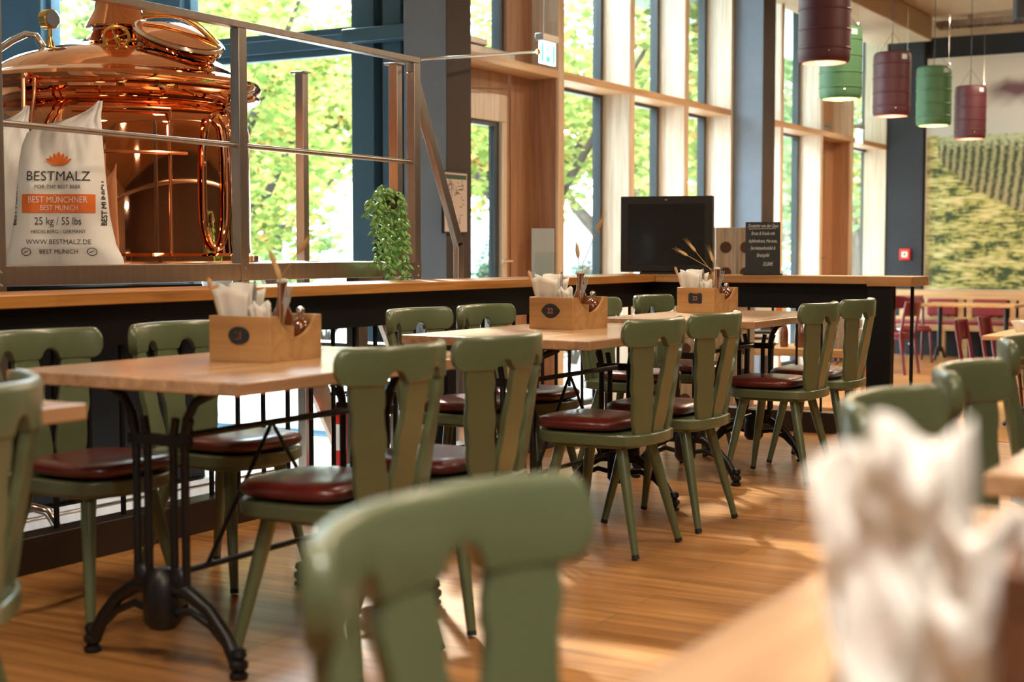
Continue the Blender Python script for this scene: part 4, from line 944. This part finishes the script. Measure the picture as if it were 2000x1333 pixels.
def make_rt():
    t = thing('cafe_table', None, 'table')
    MB().box(-.40, .40, -.6, .6, .72, .755).build('tabletop', 'redtable', t, bevel=.005)
    for s_ in (-1, 1):
        b = MB(); b.tube([(0, s_*.42, .12), (0, s_*.42, .72)], .03, 12); b.box(-.2, .2, s_*.42-.03, s_*.42+.03, .70, .7195); b.build('pedestal', 'iron', t)
        for sx in (-1, 1): MB().tube([(0, s_*.42, .18), (sx*.12, s_*.42, .16), (sx*.26, s_*.42, .03)], [.022, .02, .018], 10).build('foot', 'iron', t)
    return t
rt0 = make_rt()
for i, (x, y, rz, lb) in enumerate([(-2.18, 12.55, 0, 'oak cafe table at the right edge with maroon chairs beside it'), (-5.34, 17.3, 0, 'oak cafe table behind the counter end near the window wall'), (-4.3, 19.35, pi/2, 'oak cafe table with black pedestal feet in front of the wall bench')]):
    c = rt0 if i == 0 else copy_tree(rt0); c.location = (x, y, LOW); c.rotation_euler = (0, 0, rz); tag(c, lb, 'table', 'oak cafe tables on the lower floor')
# small things on the far tables
for x, y, z, lb in ((-2.35, 12.25, LOW+.756, 'small white napkin bundle at the left of the right-hand cafe table'), (-2.35, 13.0, LOW+.756, 'small white napkin bundle at the far end of the right-hand cafe table'), (-5.1, 17.6, LOW+.756, 'white napkins on the cafe table behind the counter end')):
    mk_napkins(lb, (x, y, z), 'napkins on the lower cafe tables', .3, 5, .09, .12)
# side table with odds and ends, seen through the railing below the counter
t = thing('side_table', 'low oak side table seen through the bars below the counter', 'table', (-4.05, 10.9, LOW), radians(4))
MB().box(-.85, .85, -.3, .3, .63, .69).build('tabletop', 'redtable', t, bevel=.005)
for sx in (-1, 1):
    for sy in (-1, 1): MB().box(sx*.78-.035, sx*.78+.035, sy*.24-.03, sy*.24+.03, 0, .63).build('leg', 'redtable', t)
MB().box(-.74, .74, -.02, .02, .18, .22).build('lower_rail', 'redtable', t)
ZS = LOW+.69
for k, (x, y, h) in enumerate(((-3.82, 10.80, .26), (-3.74, 10.90, .22), (-3.68, 10.78, .24))):
    mk_bottle(('tallest brown bottle on the side table below the counter', 'middle brown bottle on the side table below the counter', 'right brown bottle on the side table below the counter')[k], (x, y, ZS), h, .033, 'bottles on the side table')
for k in range(5):
    o = MB().box(-.10+.004*k, .10-.003*k, -.07, .07, 0, .022).build('book', [M['slate'], M['paper'], M['pot'], M['paper'], M['slate']][k], None, bevel=.002)
    o.location = (-4.02, 10.85, ZS+.001+k*.0235); o.rotation_euler = (0, 0, .2+.07*k)
    tag(o, ('dark book at the bottom of the pile', 'white book second from the bottom of the pile', 'brown book in the middle of the pile', 'white book second from the top of the pile', 'dark book on top of the pile')[k]+' on the side table', 'book', 'pile of books on the side table')
t = thing('wooden_crate', 'weathered wooden crate at the right end of the side table', 'crate', (-3.42, 10.88, ZS), .1)
b = MB()
for z in (0, .075, .15): b.box(-.16, .16, -.12, -.108, z+.003, z+.065); b.box(-.16, .16, .108, .12, z+.003, z+.065); b.box(-.16, -.148, -.108, .108, z+.003, z+.065); b.box(.148, .16, -.108, .108, z+.003, z+.065)
b.box(-.148, .148, -.108, .108, .003, .012); b.build('slats', 'weathered', t)
t = thing('menu_stand', 'white table card picturing a glass of orange drink, seen under the counter', 'table card', (-4.02, 11.06, ZS), .35)
MB().box(-.12, .12, -.004, .004, .17, .36).build('card', 'paper', t); b = MB(); b.prism([(.04, .19), (.075, .19), (.085, .32), (.03, .32)], lambda a, c, tt: (a, tt, c), -.006, -.0042); b.build('printed_glass', 'orange', t); MB().box(-.01, .01, -.004, .004, 0, .17).build('stem', 'black', t); MB().box(-.06, .06, -.04, .04, 0, .006).build('base', 'black', t)
# cable tray and loudspeaker by the ceiling
t = thing('cable_tray', 'perforated steel cable tray running along the end wall under the ceiling', 'cable tray', (-2, YE-.4, 4.1))
b = MB(); b.box(-5.0, 4.5, YE-.62, YE-.60, 4.10, 4.18); b.box(-5.0, 4.5, YE-.40, YE-.38, 4.10, 4.18)
x = -5.0
while x < 2: b.box(x, x+.02, YE-.60, YE-.40, 4.10, 4.11); x += .08
b.build('tray', 'steel', t, world=True)
b = MB(); b.box(-4.6, -4.56, YE-.53, YE-.49, 4.11, 4.25); b.box(-2.6, -2.56, YE-.53, YE-.49, 4.11, 4.25); b.build('hanger', 'steel', t, world=True)
t = thing('loudspeaker', 'dark blue-black loudspeaker under the ceiling in the top right corner', 'loudspeaker', (-2.75, 14.6, 3.30), .3)
MB().box(-.16, .16, -.14, .14, 0, .42).build('cabinet', M['blackwall'], t, bevel=.01); MB().box(-.14, .14, -.146, -.141, .02, .4).build('grille', 'black', t); MB().tube([(0, 0, .42), (0, 0, .95)], .012, 8).build('bracket', 'black', t)
